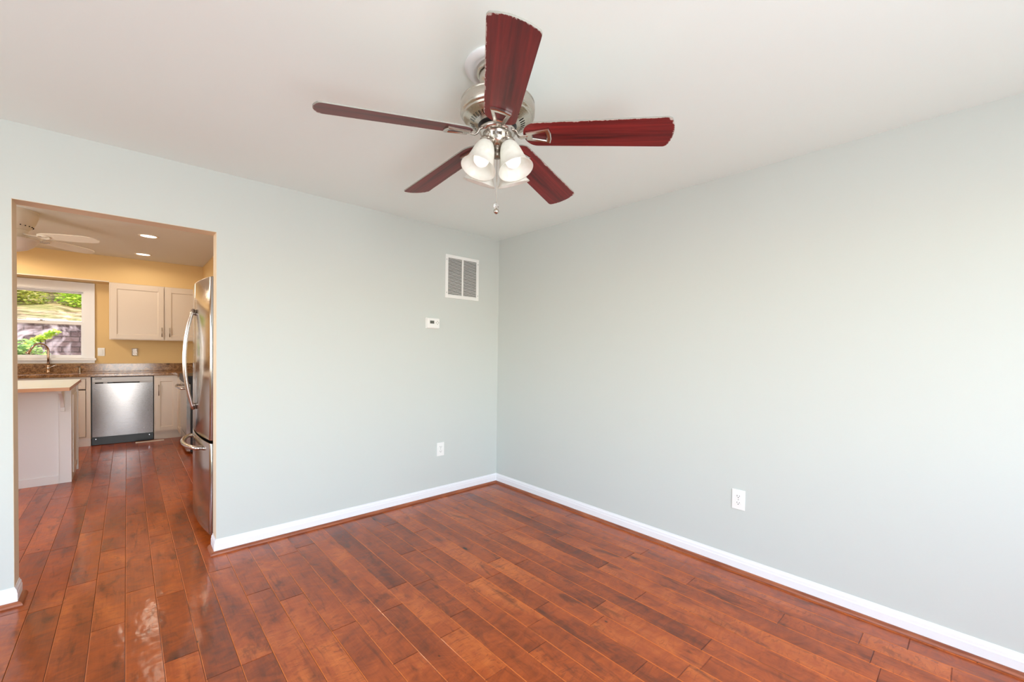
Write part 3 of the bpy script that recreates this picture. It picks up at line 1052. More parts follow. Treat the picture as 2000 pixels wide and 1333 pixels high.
def thermostat():
    x0, x1, z0, z1 = -0.800, -0.672, 1.453, 1.545
    t = thing('thermostat', 'small white thermostat with grey display below the vent', 'thermostat', (-0.736, 0, 1.499))
    box((x0, -0.006, z0), (x1, 0, z1)).build('mounting_plate', m_white, t, bevel=0.004)
    box((x0 + 0.004, -0.026, z0 + 0.003), (x1 - 0.004, -0.005, z1 - 0.003)).build('body', m_white, t, bevel=0.006, seg=3)
    fz = -0.0262
    box((-0.772, fz - 0.001, 1.495), (-0.732, fz + 0.002, 1.520)).build('display', m_lcd, t)
    cx, cz = -0.700, 1.504
    b = MB()
    for dx, dz in ((0, 1), (0, -1), (1, 0), (-1, 0)):
        c = Vector((cx + dx * 0.0125, cz + dz * 0.0125))
        poly = [(c.x + dx * 0.005, c.y + dz * 0.005), (c.x - dx * 0.004 + dz * 0.0045, c.y - dz * 0.004 + dx * 0.0045), (c.x - dx * 0.004 - dz * 0.0045, c.y - dz * 0.004 - dx * 0.0045)]
        i = len(b.v)
        for yy in (fz + 0.002, fz - 0.0012):
            for p in poly:
                b.v.append((p[0], yy, p[1]))
        b.face((i, i + 1, i + 2)); b.face((i + 5, i + 4, i + 3))
        for q in range(3):
            q2 = (q + 1) % 3
            b.face((i + q, i + q2, i + 3 + q2, i + 3 + q))
    b.build('arrow_buttons', m_btn, t)
thermostat()

def vent():
    x0, x1, z0, z1 = -0.611, -0.247, 1.731, 2.108
    t = thing('return_air_vent', 'white louvred return air vent high on the wall by the corner', 'vent', (-0.429, 0, 1.92))
    fr = MB()
    bw, bd = 0.028, 0.007
    fr.box((x0, -bd, z0), (x0 + bw, 0, z1)); fr.box((x1 - bw, -bd, z0), (x1, 0, z1))
    fr.box((x0 + bw, -bd, z0), (x1 - bw, 0, z0 + bw)); fr.box((x0 + bw, -bd, z1 - bw), (x1 - bw, 0, z1))
    cxm = (x0 + x1) / 2
    fr.box((cxm - 0.008, -bd, z0 + bw), (cxm + 0.008, 0, z1 - bw))
    fr.build('frame', m_white, t, bevel=0.0015)
    box((x0 + bw, -0.0006, z0 + bw), (x1 - bw, -0.0001, z1 - bw)).build('duct_opening', m_ventslot, t)
    lv = MB()
    n = 27
    zz0, zz1 = z0 + bw, z1 - bw
    for side in ((x0 + bw, cxm - 0.008), (cxm + 0.008, x1 - bw)):
        for k in range(n):
            zc = zz0 + (k + 0.5) * (zz1 - zz0) / n
            i = len(lv.v)
            for xx in side:
                lv.v += [(xx, -0.0055, zc - 0.0048), (xx, -0.0015, zc + 0.0006), (xx, -0.0025, zc + 0.0014), (xx, -0.0065, zc - 0.0040)]
            for q in range(4):
                q2 = (q + 1) % 4
                lv.face((i + q, i + q2, i + 4 + q2, i + 4 + q))
            lv.face((i, i + 1, i + 2, i + 3)); lv.face((i + 7, i + 6, i + 5, i + 4))
    lv.build('louvres', m_white, t)
    for sx in (x0 + 0.012, x1 - 0.012):
        for sz in (z0 + 0.045, z1 - 0.045):
            s = MB()
            m4 = frame_on((sx, 0, sz), (1, 0, 0), (0, -1, 0))
            s.prism([(0.004 * math.cos(2 * PI * k / 10), 0.004 * math.sin(2 * PI * k / 10)) for k in range(10)], 0.005, 0.0085, mat4=m4)
            s.build('screw', m_btn, t)
vent()

# ------------------------------------------------------------------ kitchen: refrigerator
def fridge():
    y0, y1 = 0.165, 1.075
    xf = -2.262           # front at the door edge
    t = thing('refrigerator', 'tall stainless steel French-door refrigerator beside the kitchen opening', 'refrigerator', (-1.9, (y0 + y1) / 2, 0))
    box((-2.165, y0 + 0.01, 0.025), (-1.53, y1 - 0.01, 1.715)).build('cabinet', mat('fridge_side_grey', rgb(70, 70, 72), 0.4, 0.6), t, bevel=0.005)
    yc = (y0 + y1) / 2
    hw = (y1 - y0) / 2
    bulge = 0.036
    def fx(y):
        s_ = (y - yc) / hw
        return xf - bulge * (1 - s_ * s_)
    def panel(ya, yb, za, zb, name, N=14):
        p = MB()
        poly = [(-2.172, ya), (-2.172, yb)]
        rc = 0.012
        ys = [yb - (yb - ya) * k / N for k in range(N + 1)]
        pts = []
        for k, yy in enumerate(ys):
            pts.append((fx(yy), yy))
        # rounded outer corners
        pts[0] = (pts[0][0] + rc, pts[0][1]); pts.insert(1, (fx(ys[0] - rc * 0.35) + rc * 0.3, ys[0] - rc * 0.3)); pts.insert(2, (fx(ys[0] - rc), ys[0] - rc))
        pts[-1] = (pts[-1][0] + rc, pts[-1][1]); pts.insert(-1, (fx(ys[-1] + rc), ys[-1] + rc)); pts.insert(-1, (fx(ys[-1] + rc * 0.35) + rc * 0.3, ys[-1] + rc * 0.3))
        p.prism(poly + pts, za, zb)
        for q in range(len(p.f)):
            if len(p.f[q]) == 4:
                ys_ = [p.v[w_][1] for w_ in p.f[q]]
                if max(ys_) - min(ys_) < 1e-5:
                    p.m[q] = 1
                else:
                    p.sm[q] = True
        o = p.build(name, [m_steel, m_fside], t)
        b = o.modifiers.new('bevel', 'BEVEL'); b.width = 0.004; b.segments = 2; b.limit_method = 'ANGLE'; b.angle_limit = R(60)
        return o
    dn = panel(y0, yc - 0.002, 0.668, 1.722, 'door')
    df = panel(yc + 0.002, y1, 0.668, 1.722, 'door')
    fz = panel(y0, y1, 0.058, 0.650, 'freezer_drawer', 24)
    box((-2.20, y0 + 0.006, 0.650), (-2.19, y1 - 0.006, 0.668)).build('door_gasket', m_dark, t)
    box((-2.19, y0 + 0.03, 0.0), (-1.6, y1 - 0.03, 0.045)).build('toe_grille', m_dark, t)
    for yy in (y0 + 0.03, y1 - 0.03):
        h = box((-2.235, yy - 0.02, 1.722), (-2.14, yy + 0.02, 1.738))
        h.build('hinge_cover', m_dark, t, bevel=0.003)
    # curved bow handles, meeting at both ends
    for s_, d_ in ((-1, dn), (1, df)):
        pts, rad = [], []
        z0, z1 = 0.828, 1.535
        N = 26
        for k in range(N + 1):
            q = k / N
            z = z0 + (z1 - z0) * q
            w = 1 - (2 * q - 1) ** 2
            pts.append((fx(yc) - 0.010 - 0.050 * w, yc + s_ * (0.020 + 0.016 * w), z)); rad.append(0.0125)
        h = MB()
        h.tube(pts, rad, 14, flat=(0.8, 1.1))
        for zz, q in ((z0 + 0.03, 0.06), (z1 - 0.03, 0.94)):
            h.tube([(fx(yc) + 0.003, yc + s_ * 0.020, zz), (fx(yc) - 0.02, yc + s_ * 0.021, zz)], 0.009, 10)
        h.build('handle', m_handle, d_)
    # freezer handle, bowed outwards
    h = MB()
    pts = []
    for k in range(19):
        q = -1 + 2 * k / 18
        yy = yc + 0.03 + q * 0.27
        pts.append((fx(yy) - 0.026 - 0.040 * (1 - q * q), yy, 0.590))
    pts = [(fx(yc - 0.24) + 0.003, yc - 0.242, 0.590)] + pts + [(fx(yc + 0.30) + 0.003, yc + 0.302, 0.590)]
    h.tube(pts, 0.0145, 14)
    h.build('handle', m_handle, fz)
fridge()

# ------------------------------------------------------------------ raised/recessed cabinet door
def shaker(x0, x1, z0, z1, y, name, parent, m=m_cab, axis='y', rail=0.052):
    """panelled door facing -y at plane y (front face) or facing -x when axis='x' (x0,x1 are then y values)"""
    b = MB()
    th = 0.018
    def bx(a0, a1, c0, c1, d0, d1):
        if axis == 'y':
            b.box((a0, y + d0, c0), (a1, y + d1, c1))
        elif axis == 'x':
            b.box((y + d0, a0, c0), (y + d1, a1, c1))
        else:
            b.box((y - d0, a0, c0), (y - d1, a1, c1))
    bx(x0, x0 + rail, z0, z1, 0, th); bx(x1 - rail, x1, z0, z1, 0, th)
    bx(x0 + rail, x1 - rail, z0, z0 + rail, 0, th); bx(x0 + rail, x1 - rail, z1 - rail, z1, 0, th)
    bx(x0 + rail, x1 - rail, z0 + rail, z1 - rail, 0.009, th)
    g = 0.010
    # sloped inner moulding
    i0 = (x0 + rail, x1 - rail, z0 + rail, z1 - rail)
    i = len(b.v)
    def P(a, c, d):
        return (a, y + d, c) if axis == 'y' else ((y + d, a, c) if axis == 'x' else (y - d, a, c))
    for (a, c, d) in ((i0[0], i0[2], 0.0015), (i0[1], i0[2], 0.0015), (i0[1], i0[3], 0.0015), (i0[0], i0[3], 0.0015),
                      (i0[0] + g, i0[2] + g, 0.0088), (i0[1] - g, i0[2] + g, 0.0088), (i0[1] - g, i0[3] - g, 0.0088), (i0[0] + g, i0[3] - g, 0.0088)):
        b.v.append(P(a, c, d))
    for q in range(4):
        q2 = (q + 1) % 4
        b.face((i + q, i + q2, i + 4 + q2, i + 4 + q))
    o = b.build(name, m, parent, bevel=0.0015)
    return o

def bar_pull(x, y, z0, z1, parent, name='handle'):
    h = MB()
    h.tube([(x, y - 0.026, z0), (x, y - 0.026, z1)], 0.0055, 10)
    for z in (z0 + 0.02, z1 - 0.02):
        h.tube([(x, y, z), (x, y - 0.026, z)], 0.0045, 8)
    h.build(name, m_pull, parent)

FY = 4.372      # face plane of the base cabinets
# left base cabinet (drawer over door)
def base_cabinets():
    t = thing('base_cabinet', 'cream base cabinet left of the dishwasher with drawer and door', 'cabinet', (-3.35, 4.65, 0))
    cc = MB(); cc.box((-3.70, FY + 0.018, 0.10), (-3.682, KY, 0.872)); cc.box((-3.012, FY + 0.018, 0.10), (-2.994, KY, 0.872)); cc.box((-3.682, FY + 0.018, 0.10), (-3.012, KY, 0.118)); cc.box((-3.682, KY - 0.01, 0.118), (-3.012, KY, 0.872))
    cc.build('carcass', m_cab, t)
    box((-3.70, FY + 0.004, 0.0), (-2.994, FY + 0.06, 0.10)).build('toe_kick', m_isl, t)
    ff = MB()
    ff.box((-3.036, FY, 0.10), (-2.994, FY + 0.018, 0.872)); ff.box((-3.70, FY, 0.85), (-3.036, FY + 0.018, 0.872))
    ff.box((-3.70, FY, 0.10), (-3.036, FY + 0.018, 0.118))
    ff.build('face_frame', m_cab, t)
    dr = shaker(-3.45, -3.040, 0.722, 0.846, FY - 0.012, 'drawer', t, rail=0.028)
    do = shaker(-3.45, -3.040, 0.122, 0.706, FY - 0.012, 'door', t)
    h = MB(); h.tube([(-3.31, FY - 0.040, 0.785), (-3.18, FY - 0.040, 0.785)], 0.0055, 10)
    for xx in (-3.29, -3.20):
        h.tube([(xx, FY - 0.012, 0.785), (xx, FY - 0.040, 0.785)], 0.0045, 8)
    h.build('handle', m_pull, dr)
    bar_pull(-3.40, FY - 0.012, 0.56, 0.68, do)
    # right base cabinet
    t = thing('base_cabinet', 'cream base cabinet right of the dishwasher with one door', 'cabinet', (-2.25, 4.65, 0))
    box((-2.384, FY + 0.018, 0.10), (-2.128, KY, 0.872)).build('carcass', m_cab, t)
    box((-2.128, 3.886, 0.10), (-1.52, KY, 0.872)).build('corner_carcass', m_cab, t)
    box((-2.384, FY + 0.03, 0.0), (-2.09, FY + 0.06, 0.10)).build('toe_kick', m_cab, t)
    box((-2.384, FY, 0.10), (-2.109, FY + 0.018, 0.872)).build('face_frame', m_cab, t)
    do = shaker(-2.372, -2.130, 0.118, 0.846, FY - 0.012, 'door', t)
    bar_pull(-2.336, FY - 0.012, 0.60, 0.75, do)
    shaker(3.90, 4.33, 0.118, 0.846, -2.128 - 0.012, 'door', t, axis='x')
base_cabinets()

def upper(x0, x1, z0, z1, label, hx, cols):
    y = KY - 0.318
    t = thing('wall_cabinet', label, 'cabinet', ((x0 + x1) / 2, KY - 0.15, z0), 'cream wall cabinets under the soffit')
    box((x0, y + 0.018, z0 + 0.012), (x1, KY, z1)).build('carcass', m_cab, t, bevel=0.001)
    box((x0, y, z0), (x1, y + 0.018, z1)).build('face_frame', m_cab, t, bevel=0.001)
    d = shaker(x0 + 0.016, x1 - 0.008, z0 + 0.012, z1 - 0.02, y - 0.016, 'door', t, rail=0.058)
    bar_pull(hx, y - 0.016, z0 + 0.05, z0 + 0.18, d)
upper(-2.829, -2.262, 1.352, 2.110, 'wide cream wall cabinet beside the kitchen window', -2.290, None)
upper(-2.260, -1.83, 1.352, 2.110, 'narrower cream wall cabinet beside the refrigerator top', -2.205, None)

def worktop():
    t = thing('granite_countertop', 'speckled brown granite countertop along the kitchen window wall', 'countertop', (-2.9, 4.65, 0.875))
    c = MB()
    z0, z1 = 0.874, 0.914
    sx0, sx1, sy0, sy1 = -3.66, -3.18, 4.50, 4.84       # sink cut-out (sink below)
    yf = FY - 0.035
    c.box((-4.3, yf, z0), (sx0, KY, z1)); c.box((sx0, yf, z0), (sx1, sy0, z1)); c.box((sx0, sy1, z0), (sx1, KY, z1))
    c.box((sx1, yf, z0), (KXR, KY, z1)); c.box((-2.165, 3.90, z0), (KXR, yf, z1))
    c.build('slab', m_granite, t, bevel=0.006, seg=3)
    s = box((-4.3, KY - 0.02, z1), (-1.52, KY, 1.022)); s.box((KXR - 0.02, 3.9, z1), (KXR, KY - 0.02, 1.022))
    s.build('backsplash', m_granite, t, bevel=0.002)
    k = thing('sink', 'steel sink set under the kitchen window', 'sink', (-3.42, 4.67, 0.70))
    b = MB()
    b.box((sx0, sy0, 0.70), (sx1, sy1, 0.704)); b.box((sx0, sy0, 0.70), (sx0 + 0.004, sy1, 0.874)); b.box((sx1 - 0.004, sy0, 0.70), (sx1, sy1, 0.874))
    b.box((sx0, sy0, 0.70), (sx1, sy0 + 0.004, 0.874)); b.box((sx0, sy1 - 0.004, 0.70), (sx1, sy1, 0.874))
    b.build('basin', m_handle, k)
    return t
worktop()

def faucet():
    x, y, z = -3.402, 4.885, 0.914
    t = thing('kitchen_faucet', 'gooseneck kitchen faucet in front of the window', 'faucet', (x, y, z))
    b = MB(); b.lathe([(0.028, 0), (0.028, 0.008), (0.022, 0.014), (0.0195, 0.02), (0.0195, 0.085), (0.017, 0.095), (0.013, 0.10)], (x, y, z), 24, cap0=True)
    b.build('faucet_base', m_bronze, t)
    dv = Vector((-0.80, -0.6, 0)).normalized()
    pts = [Vector((x, y, z + 0.09)), Vector((x, y, z + 0.20)), Vector((x, y, z + 0.285))]
    rr = 0.082
    for k in range(1, 13):
        a = PI * k / 12 * 0.86
        pts.append(Vector((x, y, z + 0.285)) + dv * (rr - rr * math.cos(a)) + Vector((0, 0, rr * math.sin(a))))
    e = pts[-1]; tv = (pts[-1] - pts[-2]).normalized()
    pts.append(e + tv * 0.03)
    s = MB(); s.tube(pts, 0.0115, 14)
    so = s.build('spout', m_bronze, t)
    h = MB(); h.tube([e + tv * 0.022, e + tv * 0.035, e + tv * 0.075, e + tv * 0.095], [0.0125, 0.014, 0.019, 0.024], 16)
    h.build('spray_head', m_bronze, so)
    l = MB(); l.sphere((x - 0.0, y - 0.022, z + 0.055), 0.016, 8); l.tube([(x + 0.01, y - 0.022, z + 0.06), (x + 0.045, y - 0.03, z + 0.083), (x + 0.075, y - 0.035, z + 0.096)], [0.006, 0.005, 0.0045], 8)
    l.build('lever', m_chrome, t)
    # soap dispenser
    x = -3.115
    t = thing('soap_dispenser', 'small dark soap dispenser at the right end of the sink', 'soap dispenser', (x, y, z))
    b = MB(); b.lathe([(0.018, 0), (0.018, 0.006), (0.012, 0.010), (0.012, 0.05), (0.010, 0.056), (0.006, 0.058), (0.006, 0.072)], (x, y - 0.02, z), 16, cap0=True, cap1=True)
    b.build('pump_body', m_nickel_d, t)
    n = MB(); n.tube([(x, y - 0.02, z + 0.069), (x - 0.03, y - 0.035, z + 0.070), (x - 0.045, y - 0.042, z + 0.064)], 0.005, 8)
    n.build('nozzle', m_nickel_d, t)
faucet()

# ------------------------------------------------------------------ dishwasher
def dishwasher():
    x0, x1 = -2.990, -2.389
    y = 4.362
    t = thing('dishwasher', 'stainless steel dishwasher with black toe panel below the countertop', 'dishwasher', ((x0 + x1) / 2, 4.65, 0))
    box((x0 + 0.002, y + 0.03, 0.0), (x1 - 0.002, 4.94, 0.870)).build('tub_housing', m_dark, t)
    # lower door panel, gently dished
    p = MB()
    N, K = 14, 14
    za, zb = 0.108, 0.785
    xa, xb = x0 + 0.010, x1 - 0.006
    i = len(p.v)
    for a in range(K + 1):
        for b in range(N + 1):
            u, v = b / N, a / K
            d = 0.015 * (1 - (2 * u - 1) ** 2) * (0.6 + 0.4 * (1 - (2 * v - 1) ** 2))
            p.v.append((xa + (xb - xa) * u, y - d, za + (zb - za) * v))
    for a in range(K):
        for b in range(N):
            j = i + a * (N + 1) + b
            p.face((j, j + 1, j + N + 2, j + N + 1), 0, True)
    p.build('door_panel', m_steelh, t)
    box((xa, y + 0.002, za), (xb, y + 0.03, zb)).build('door_core', m_nickel_d, t)
    c = MB(); c.box((xa, y - 0.004, 0.800), (xb, y + 0.03, 0.866)); c.box((xa, y - 0.004, 0.785), (-2.955, y + 0.03, 0.800)); c.box((-2.88, y - 0.004, 0.785), (-2.842, y + 0.03, 0.80)); c.box((-2.53, y - 0.004, 0.785), (xb, y + 0.03, 0.80))
    c.build('control_strip', m_steeld, t, bevel=0.002)
    box((-2.842, y + 0.012, 0.784), (-2.53, y + 0.028, 0.802)).build('handle_recess', m_slot, t)
    box((-2.835, y - 0.003, 0.785), (-2.79, y + 0.01, 0.80)).build('latch', m_dark, t)
    box((-2.955, y - 0.003, 0.784), (-2.88, y + 0.01, 0.801)).build('display', m_slot, t)
    b = box((-2.957, y - 0.0055, 0.8425), (-2.893, y - 0.0035, 0.8500)); b.build('badge', m_slot, t)['label'] = 'tiny dark badge, illegible'
    box((x0 + 0.004, y + 0.004, 0.004), (x1 - 0.002, y + 0.03, 0.106)).build('toe_panel', m_dark, t, bevel=0.002)
    for xx in (-2.948, -2.434):
        m4 = frame_on((xx, y + 0.004, 0.080), (1, 0, 0), (0, -1, 0))
        s = MB(); s.prism([(0.005 * math.cos(2 * PI * k / 10), 0.005 * math.sin(2 * PI * k / 10)) for k in range(10)], 0, 0.003, mat4=m4)
        s.build('screw', m_chrome, t)
dishwasher()

o = box((-2.575, 4.232, 0.0), (-2.286, 4.258, 0.014)).build('wood_strip', m_cab, bevel=0.003, origin=(-2.43, 4.245, 0))
tag(o, 'loose cream wooden strip lying on the floor before the dishwasher', 'trim strip')

# ------------------------------------------------------------------ range
def oven():
    x = -2.128
    y0, y1 = 3.122, 3.880
    t = thing('oven_range', 'steel oven range with curved handle, half hidden behind the refrigerator', 'oven', (-1.85, 3.5, 0))
    box((x + 0.03, y0, 0.02), (KXR - 0.01, y1, 0.905)).build('body', m_dark, t, bevel=0.003)
    d = box((x - 0.012, y0 + 0.004, 0.225), (x + 0.03, y1 - 0.004, 0.83)).build('oven_door', m_rangeface, t, bevel=0.004)
    box((x - 0.008, y0 + 0.004, 0.03), (x + 0.03, y1 - 0.004, 0.205)).build('storage_drawer', m_rangeface, t, bevel=0.004)
    box((x - 0.02, y0, 0.84), (x + 0.03, y1, 0.905)).build('control_panel', m_dark, t, bevel=0.004)
    box((x - 0.02, y0, 0.905), (KXR - 0.01, y1, 0.925)).build('cooktop', m_dark, t, bevel=0.004)
    h = MB()
    pts = [(x - 0.01, y0 + 0.05, 0.775)] + [(x - 0.05 - 0.028 * math.sin(PI * k / 12), y0 + 0.05 + (y1 - y0 - 0.1) * k / 12, 0.775) for k in range(13)] + [(x - 0.01, y1 - 0.05, 0.775)]
    h.tube(pts, 0.013, 12)
    h.build('handle', m_handle, d)
oven()

# ------------------------------------------------------------------ island
def island():
    xr, yf, yb = -3.038, 2.505, 3.11
    t = thing('kitchen_island', 'white panelled kitchen island seen left of the opening', 'island', (-3.6, 2.8, 0))
    box((-4.2, yf + 0.012, 0.0), (xr - 0.002, yb - 0.06, 0.884)).build('carcass', m_isl, t)
    st = MB()
    st.box((-3.122, yf, 0.0), (xr, yf + 0.012, 0.884))
    st.box((-4.2, yf, 0.0), (-3.1225, yf + 0.012, 0.072))
    st.box((-3.12, yf - 0.002, 0.0), (-3.118, yf + 0.004, 0.884))
    st.build('end_panel', m_isl, t, bevel=0.0015)
    # bracket under the overhang
    b = MB()
    b.box((-3.108, yf - 0.018, 0.66), (-3.078, yf, 0.872))
    b.box((-3.108, yf - 0.30, 0.862), (-3.078, yf, 0.884))
    i = len(b.v)
    prof = [(yf - 0.018, 0.70), (yf - 0.018, 0.862), (yf - 0.24, 0.862), (yf - 0.235, 0.845), (yf - 0.16, 0.825), (yf - 0.09, 0.785), (yf - 0.045, 0.735), (yf - 0.03, 0.70)]
    for xx in (-3.105, -3.081):
        for p in prof:
            b.v.append((xx, p[0], p[1]))
    n = len(prof)
    b.face([i + k for k in range(n)]); b.face([i + n + k for k in range(n)][::-1])
    for k in range(n):
        k2 = (k + 1) % n
        b.face((i + k, i + k2, i + n + k2, i + n + k))
    b.build('support_bracket', m_isl, t, bevel=0.002)
    # side facing the aisle (+x): a door with a toe gap
    d = shaker(2.64, 3.04, 0.06, 0.80, xr + 0.006, 'door', t, m=m_isl, axis='-x')
    box((xr - 0.01, 3.045, 0.0), (xr + 0.012, 3.085, 0.884)).build('side_stile', m_isl, t, bevel=0.001)
    w = thing('island_worktop', 'cream laminate worktop with wood-coloured edge on the island', 'worktop', (-3.6, 2.6, 0.89))
    x1, ya, ybk = -3.012, 1.985, 3.190
    z0, z1 = 0.886, 0.915
    s = MB(); s.box((-4.25, ya, z0), (x1, ybk, z1), mfun=(0, 0, 1, 1, 1, 1))
    s.build('slab', [m_itop, m_iedge], w, bevel=0.0015)
island()

# ------------------------------------------------------------------ kitchen sockets
def kswitch():
    m4 = frame_on((-2.915, KY, 1.182), (1, 0, 0), (0, -1, 0))
    t = thing('wall_switch', 'white switch plate between the window and the wall cabinet', 'switch', (-2.915, KY, 1.182))
    p = MB(); pbox(p, (-0.036, -0.056, 0), (0.036, 0.056, 0.008), m4); p.build('cover_plate', m_white, t, bevel=0.004)
    p = MB(); pbox(p, (-0.016, -0.034, 0.006), (0.016, 0.034, 0.012), m4); p.build('rocker', m_white, t, bevel=0.002)
    m4 = frame_on((-2.572, KY, 1.182), (1, 0, 0), (0, -1, 0))
    t = thing('covered_outlet', 'outlet with a clear plastic cover under the wall cabinet', 'outlet', (-2.572, KY, 1.182))
    p = MB(); pbox(p, (-0.036, -0.056, 0), (0.036, 0.056, 0.005), m4); p.build('cover_plate', mat('almond_plastic', rgb(196, 168, 128), 0.4), t, bevel=0.002)
    p = MB(); pbox(p, (-0.028, -0.050, 0.005), (0.028, 0.050, 0.032), m4); p.build('clear_cover', m_pane, t, bevel=0.006)
kswitch()

# ------------------------------------------------------------------ recessed lights
def recessed(x, y, label, power):
    t = thing('recessed_light', label, 'ceiling light', (x, y, KH), 'recessed kitchen lights')
    a = MB(); a.lathe([(0.088, KH), (0.088, KH - 0.004), (0.078, KH - 0.007), (0.068, KH - 0.004), (0.066, KH - 0.001)], (x, y, 0), 40)
    a.build('trim_ring', m_fanwhite, t)
    b = MB(); b.lathe([(0.001, KH - 0.003), (0.067, KH - 0.003)], (x, y, 0), 40)
    b.build('lens', m_lens, t)
    lamp('recessed_lamp', 'SPOT', (x, y, KH - 0.07), power, (1.0, 0.86, 0.68), (0, 0, 0), spot_size=R(178), spot_blend=0.25, shadow_soft_size=0.10)
recessed(-2.482, 2.905, 'lit round recessed light nearer the opening in the kitchen ceiling', 3)
recessed(-2.498, 4.15, 'lit round recessed light nearer the kitchen window wall', 6)
lamp('added_kitchen_fill', 'SPOT', (-3.9, 3.9, KH - 0.07), 30, (1.0, 0.86, 0.68), (0, 0, 0), spot_size=R(178), spot_blend=0.25, shadow_soft_size=0.10)  # unseen lamps added without fixtures; they fill the kitchen without glare on the floor
lamp('added_kitchen_fill', 'SPOT', (-4.1, 2.7, KH - 0.07), 20, (1.0, 0.86, 0.68), (0, 0, 0), spot_size=R(178), spot_blend=0.25, shadow_soft_size=0.10)
lamp('added_kitchen_fill', 'SPOT', (-3.9, 1.4, KH - 0.07), 10, (1.0, 0.86, 0.68), (0, 0, 0), spot_size=R(178), spot_blend=0.25, shadow_soft_size=0.10)

# ------------------------------------------------------------------ kitchen fan (white, close to the ceiling)
def kitchen_fan():
    x, y = -3.405, 2.62
    t = thing('ceiling_fan', 'white kitchen ceiling fan cut off by the edge of the opening', 'ceiling fan', (x, y, KH))
    b = MB(); b.lathe([(0.165, KH), (0.168, KH - 0.010), (0.160, KH - 0.012), (0.163, KH - 0.020), (0.158, KH - 0.060), (0.142, KH - 0.110), (0.118, KH - 0.150), (0.104, KH - 0.165), (0.100, KH - 0.170), (0.06, KH - 0.172)], (x, y, 0), 48)
    for k in range(24):
        a = 2 * PI * k / 24
        b.sphere((x + 0.128 * math.cos(a), y + 0.128 * math.sin(a), KH - 0.139), 0.005, 4, 1)
    b.build('motor_housing', [m_fanwhite, m_slot], t)
    b = MB(); b.lathe([(0.095, KH - 0.17), (0.098, KH - 0.19), (0.090, KH - 0.215), (0.075, KH - 0.235), (0.070, KH - 0.245)], (x, y, 0), 40)
    b.build('switch_housing', m_fanwhite, t)
    b = MB(); b.lathe([(0.165, KH - 0.252), (0.168, KH - 0.257), (0.160, KH - 0.270), (0.135, KH - 0.305), (0.095, KH - 0.338), (0.045, KH - 0.358), (0.014, KH - 0.364), (0.012, KH - 0.372), (0.006, KH - 0.385), (0.001, KH - 0.387)], (x, y, 0), 48)
    b.build('light_bowl', mat('bowl_frosted_glass', rgb(214, 200, 190), 0.4), t)
    for k in range(5):
        a = R(-31) + R(72) * k
        mm = Matrix.Rotation(a, 4, 'Z') @ Matrix.Rotation(R(1.5), 4, 'Y') @ Matrix.Rotation(R(-14), 4, 'X')
        mm.translation = Vector((0, 0, -0.215))
        bl = MB()
        out = []
        for q in range(7):
            s_ = q / 6
            out.append((0.20 + 0.05 * s_, 0.030 + 0.024 * s_))
        out += [(0.40, 0.066), (0.56, 0.064), (0.62, 0.050), (0.645, 0.028), (0.655, 0.0)]
        poly = out + [(p[0], -p[1]) for p in out[:-1]][::-1]
        bl.prism(poly, 0, 0.006)
        o = bl.build('fan_blade', m_fanwhite, None, bevel=0.001)
        o.parent = t; o.matrix_local = mm; o['_o'] = (0, 0, 0)
        ir = MB()
        ir.tube([(0.085, 0, 0.01), (0.13, 0, 0.0), (0.17, 0, -0.004), (0.20, 0, -0.005)], [0.02, 0.014, 0.012, 0.014], 10, flat=(0.4, 1))
        ring = [(0.235 + 0.042 * math.cos(2 * PI * q / 20), 0.034 * math.sin(2 * PI * q / 20), -0.005) for q in range(21)]
        ir.tube(ring, 0.006, 8, cap=False)
        ir.sphere((0.235, 0, -0.004), 0.016, 6, sx=(1, 1, 0.3))
        io = ir.build('blade_iron', m_fanwhite, None)
        io.parent = t; io.matrix_local = mm; io['_o'] = (0, 0, 0)
kitchen_fan()

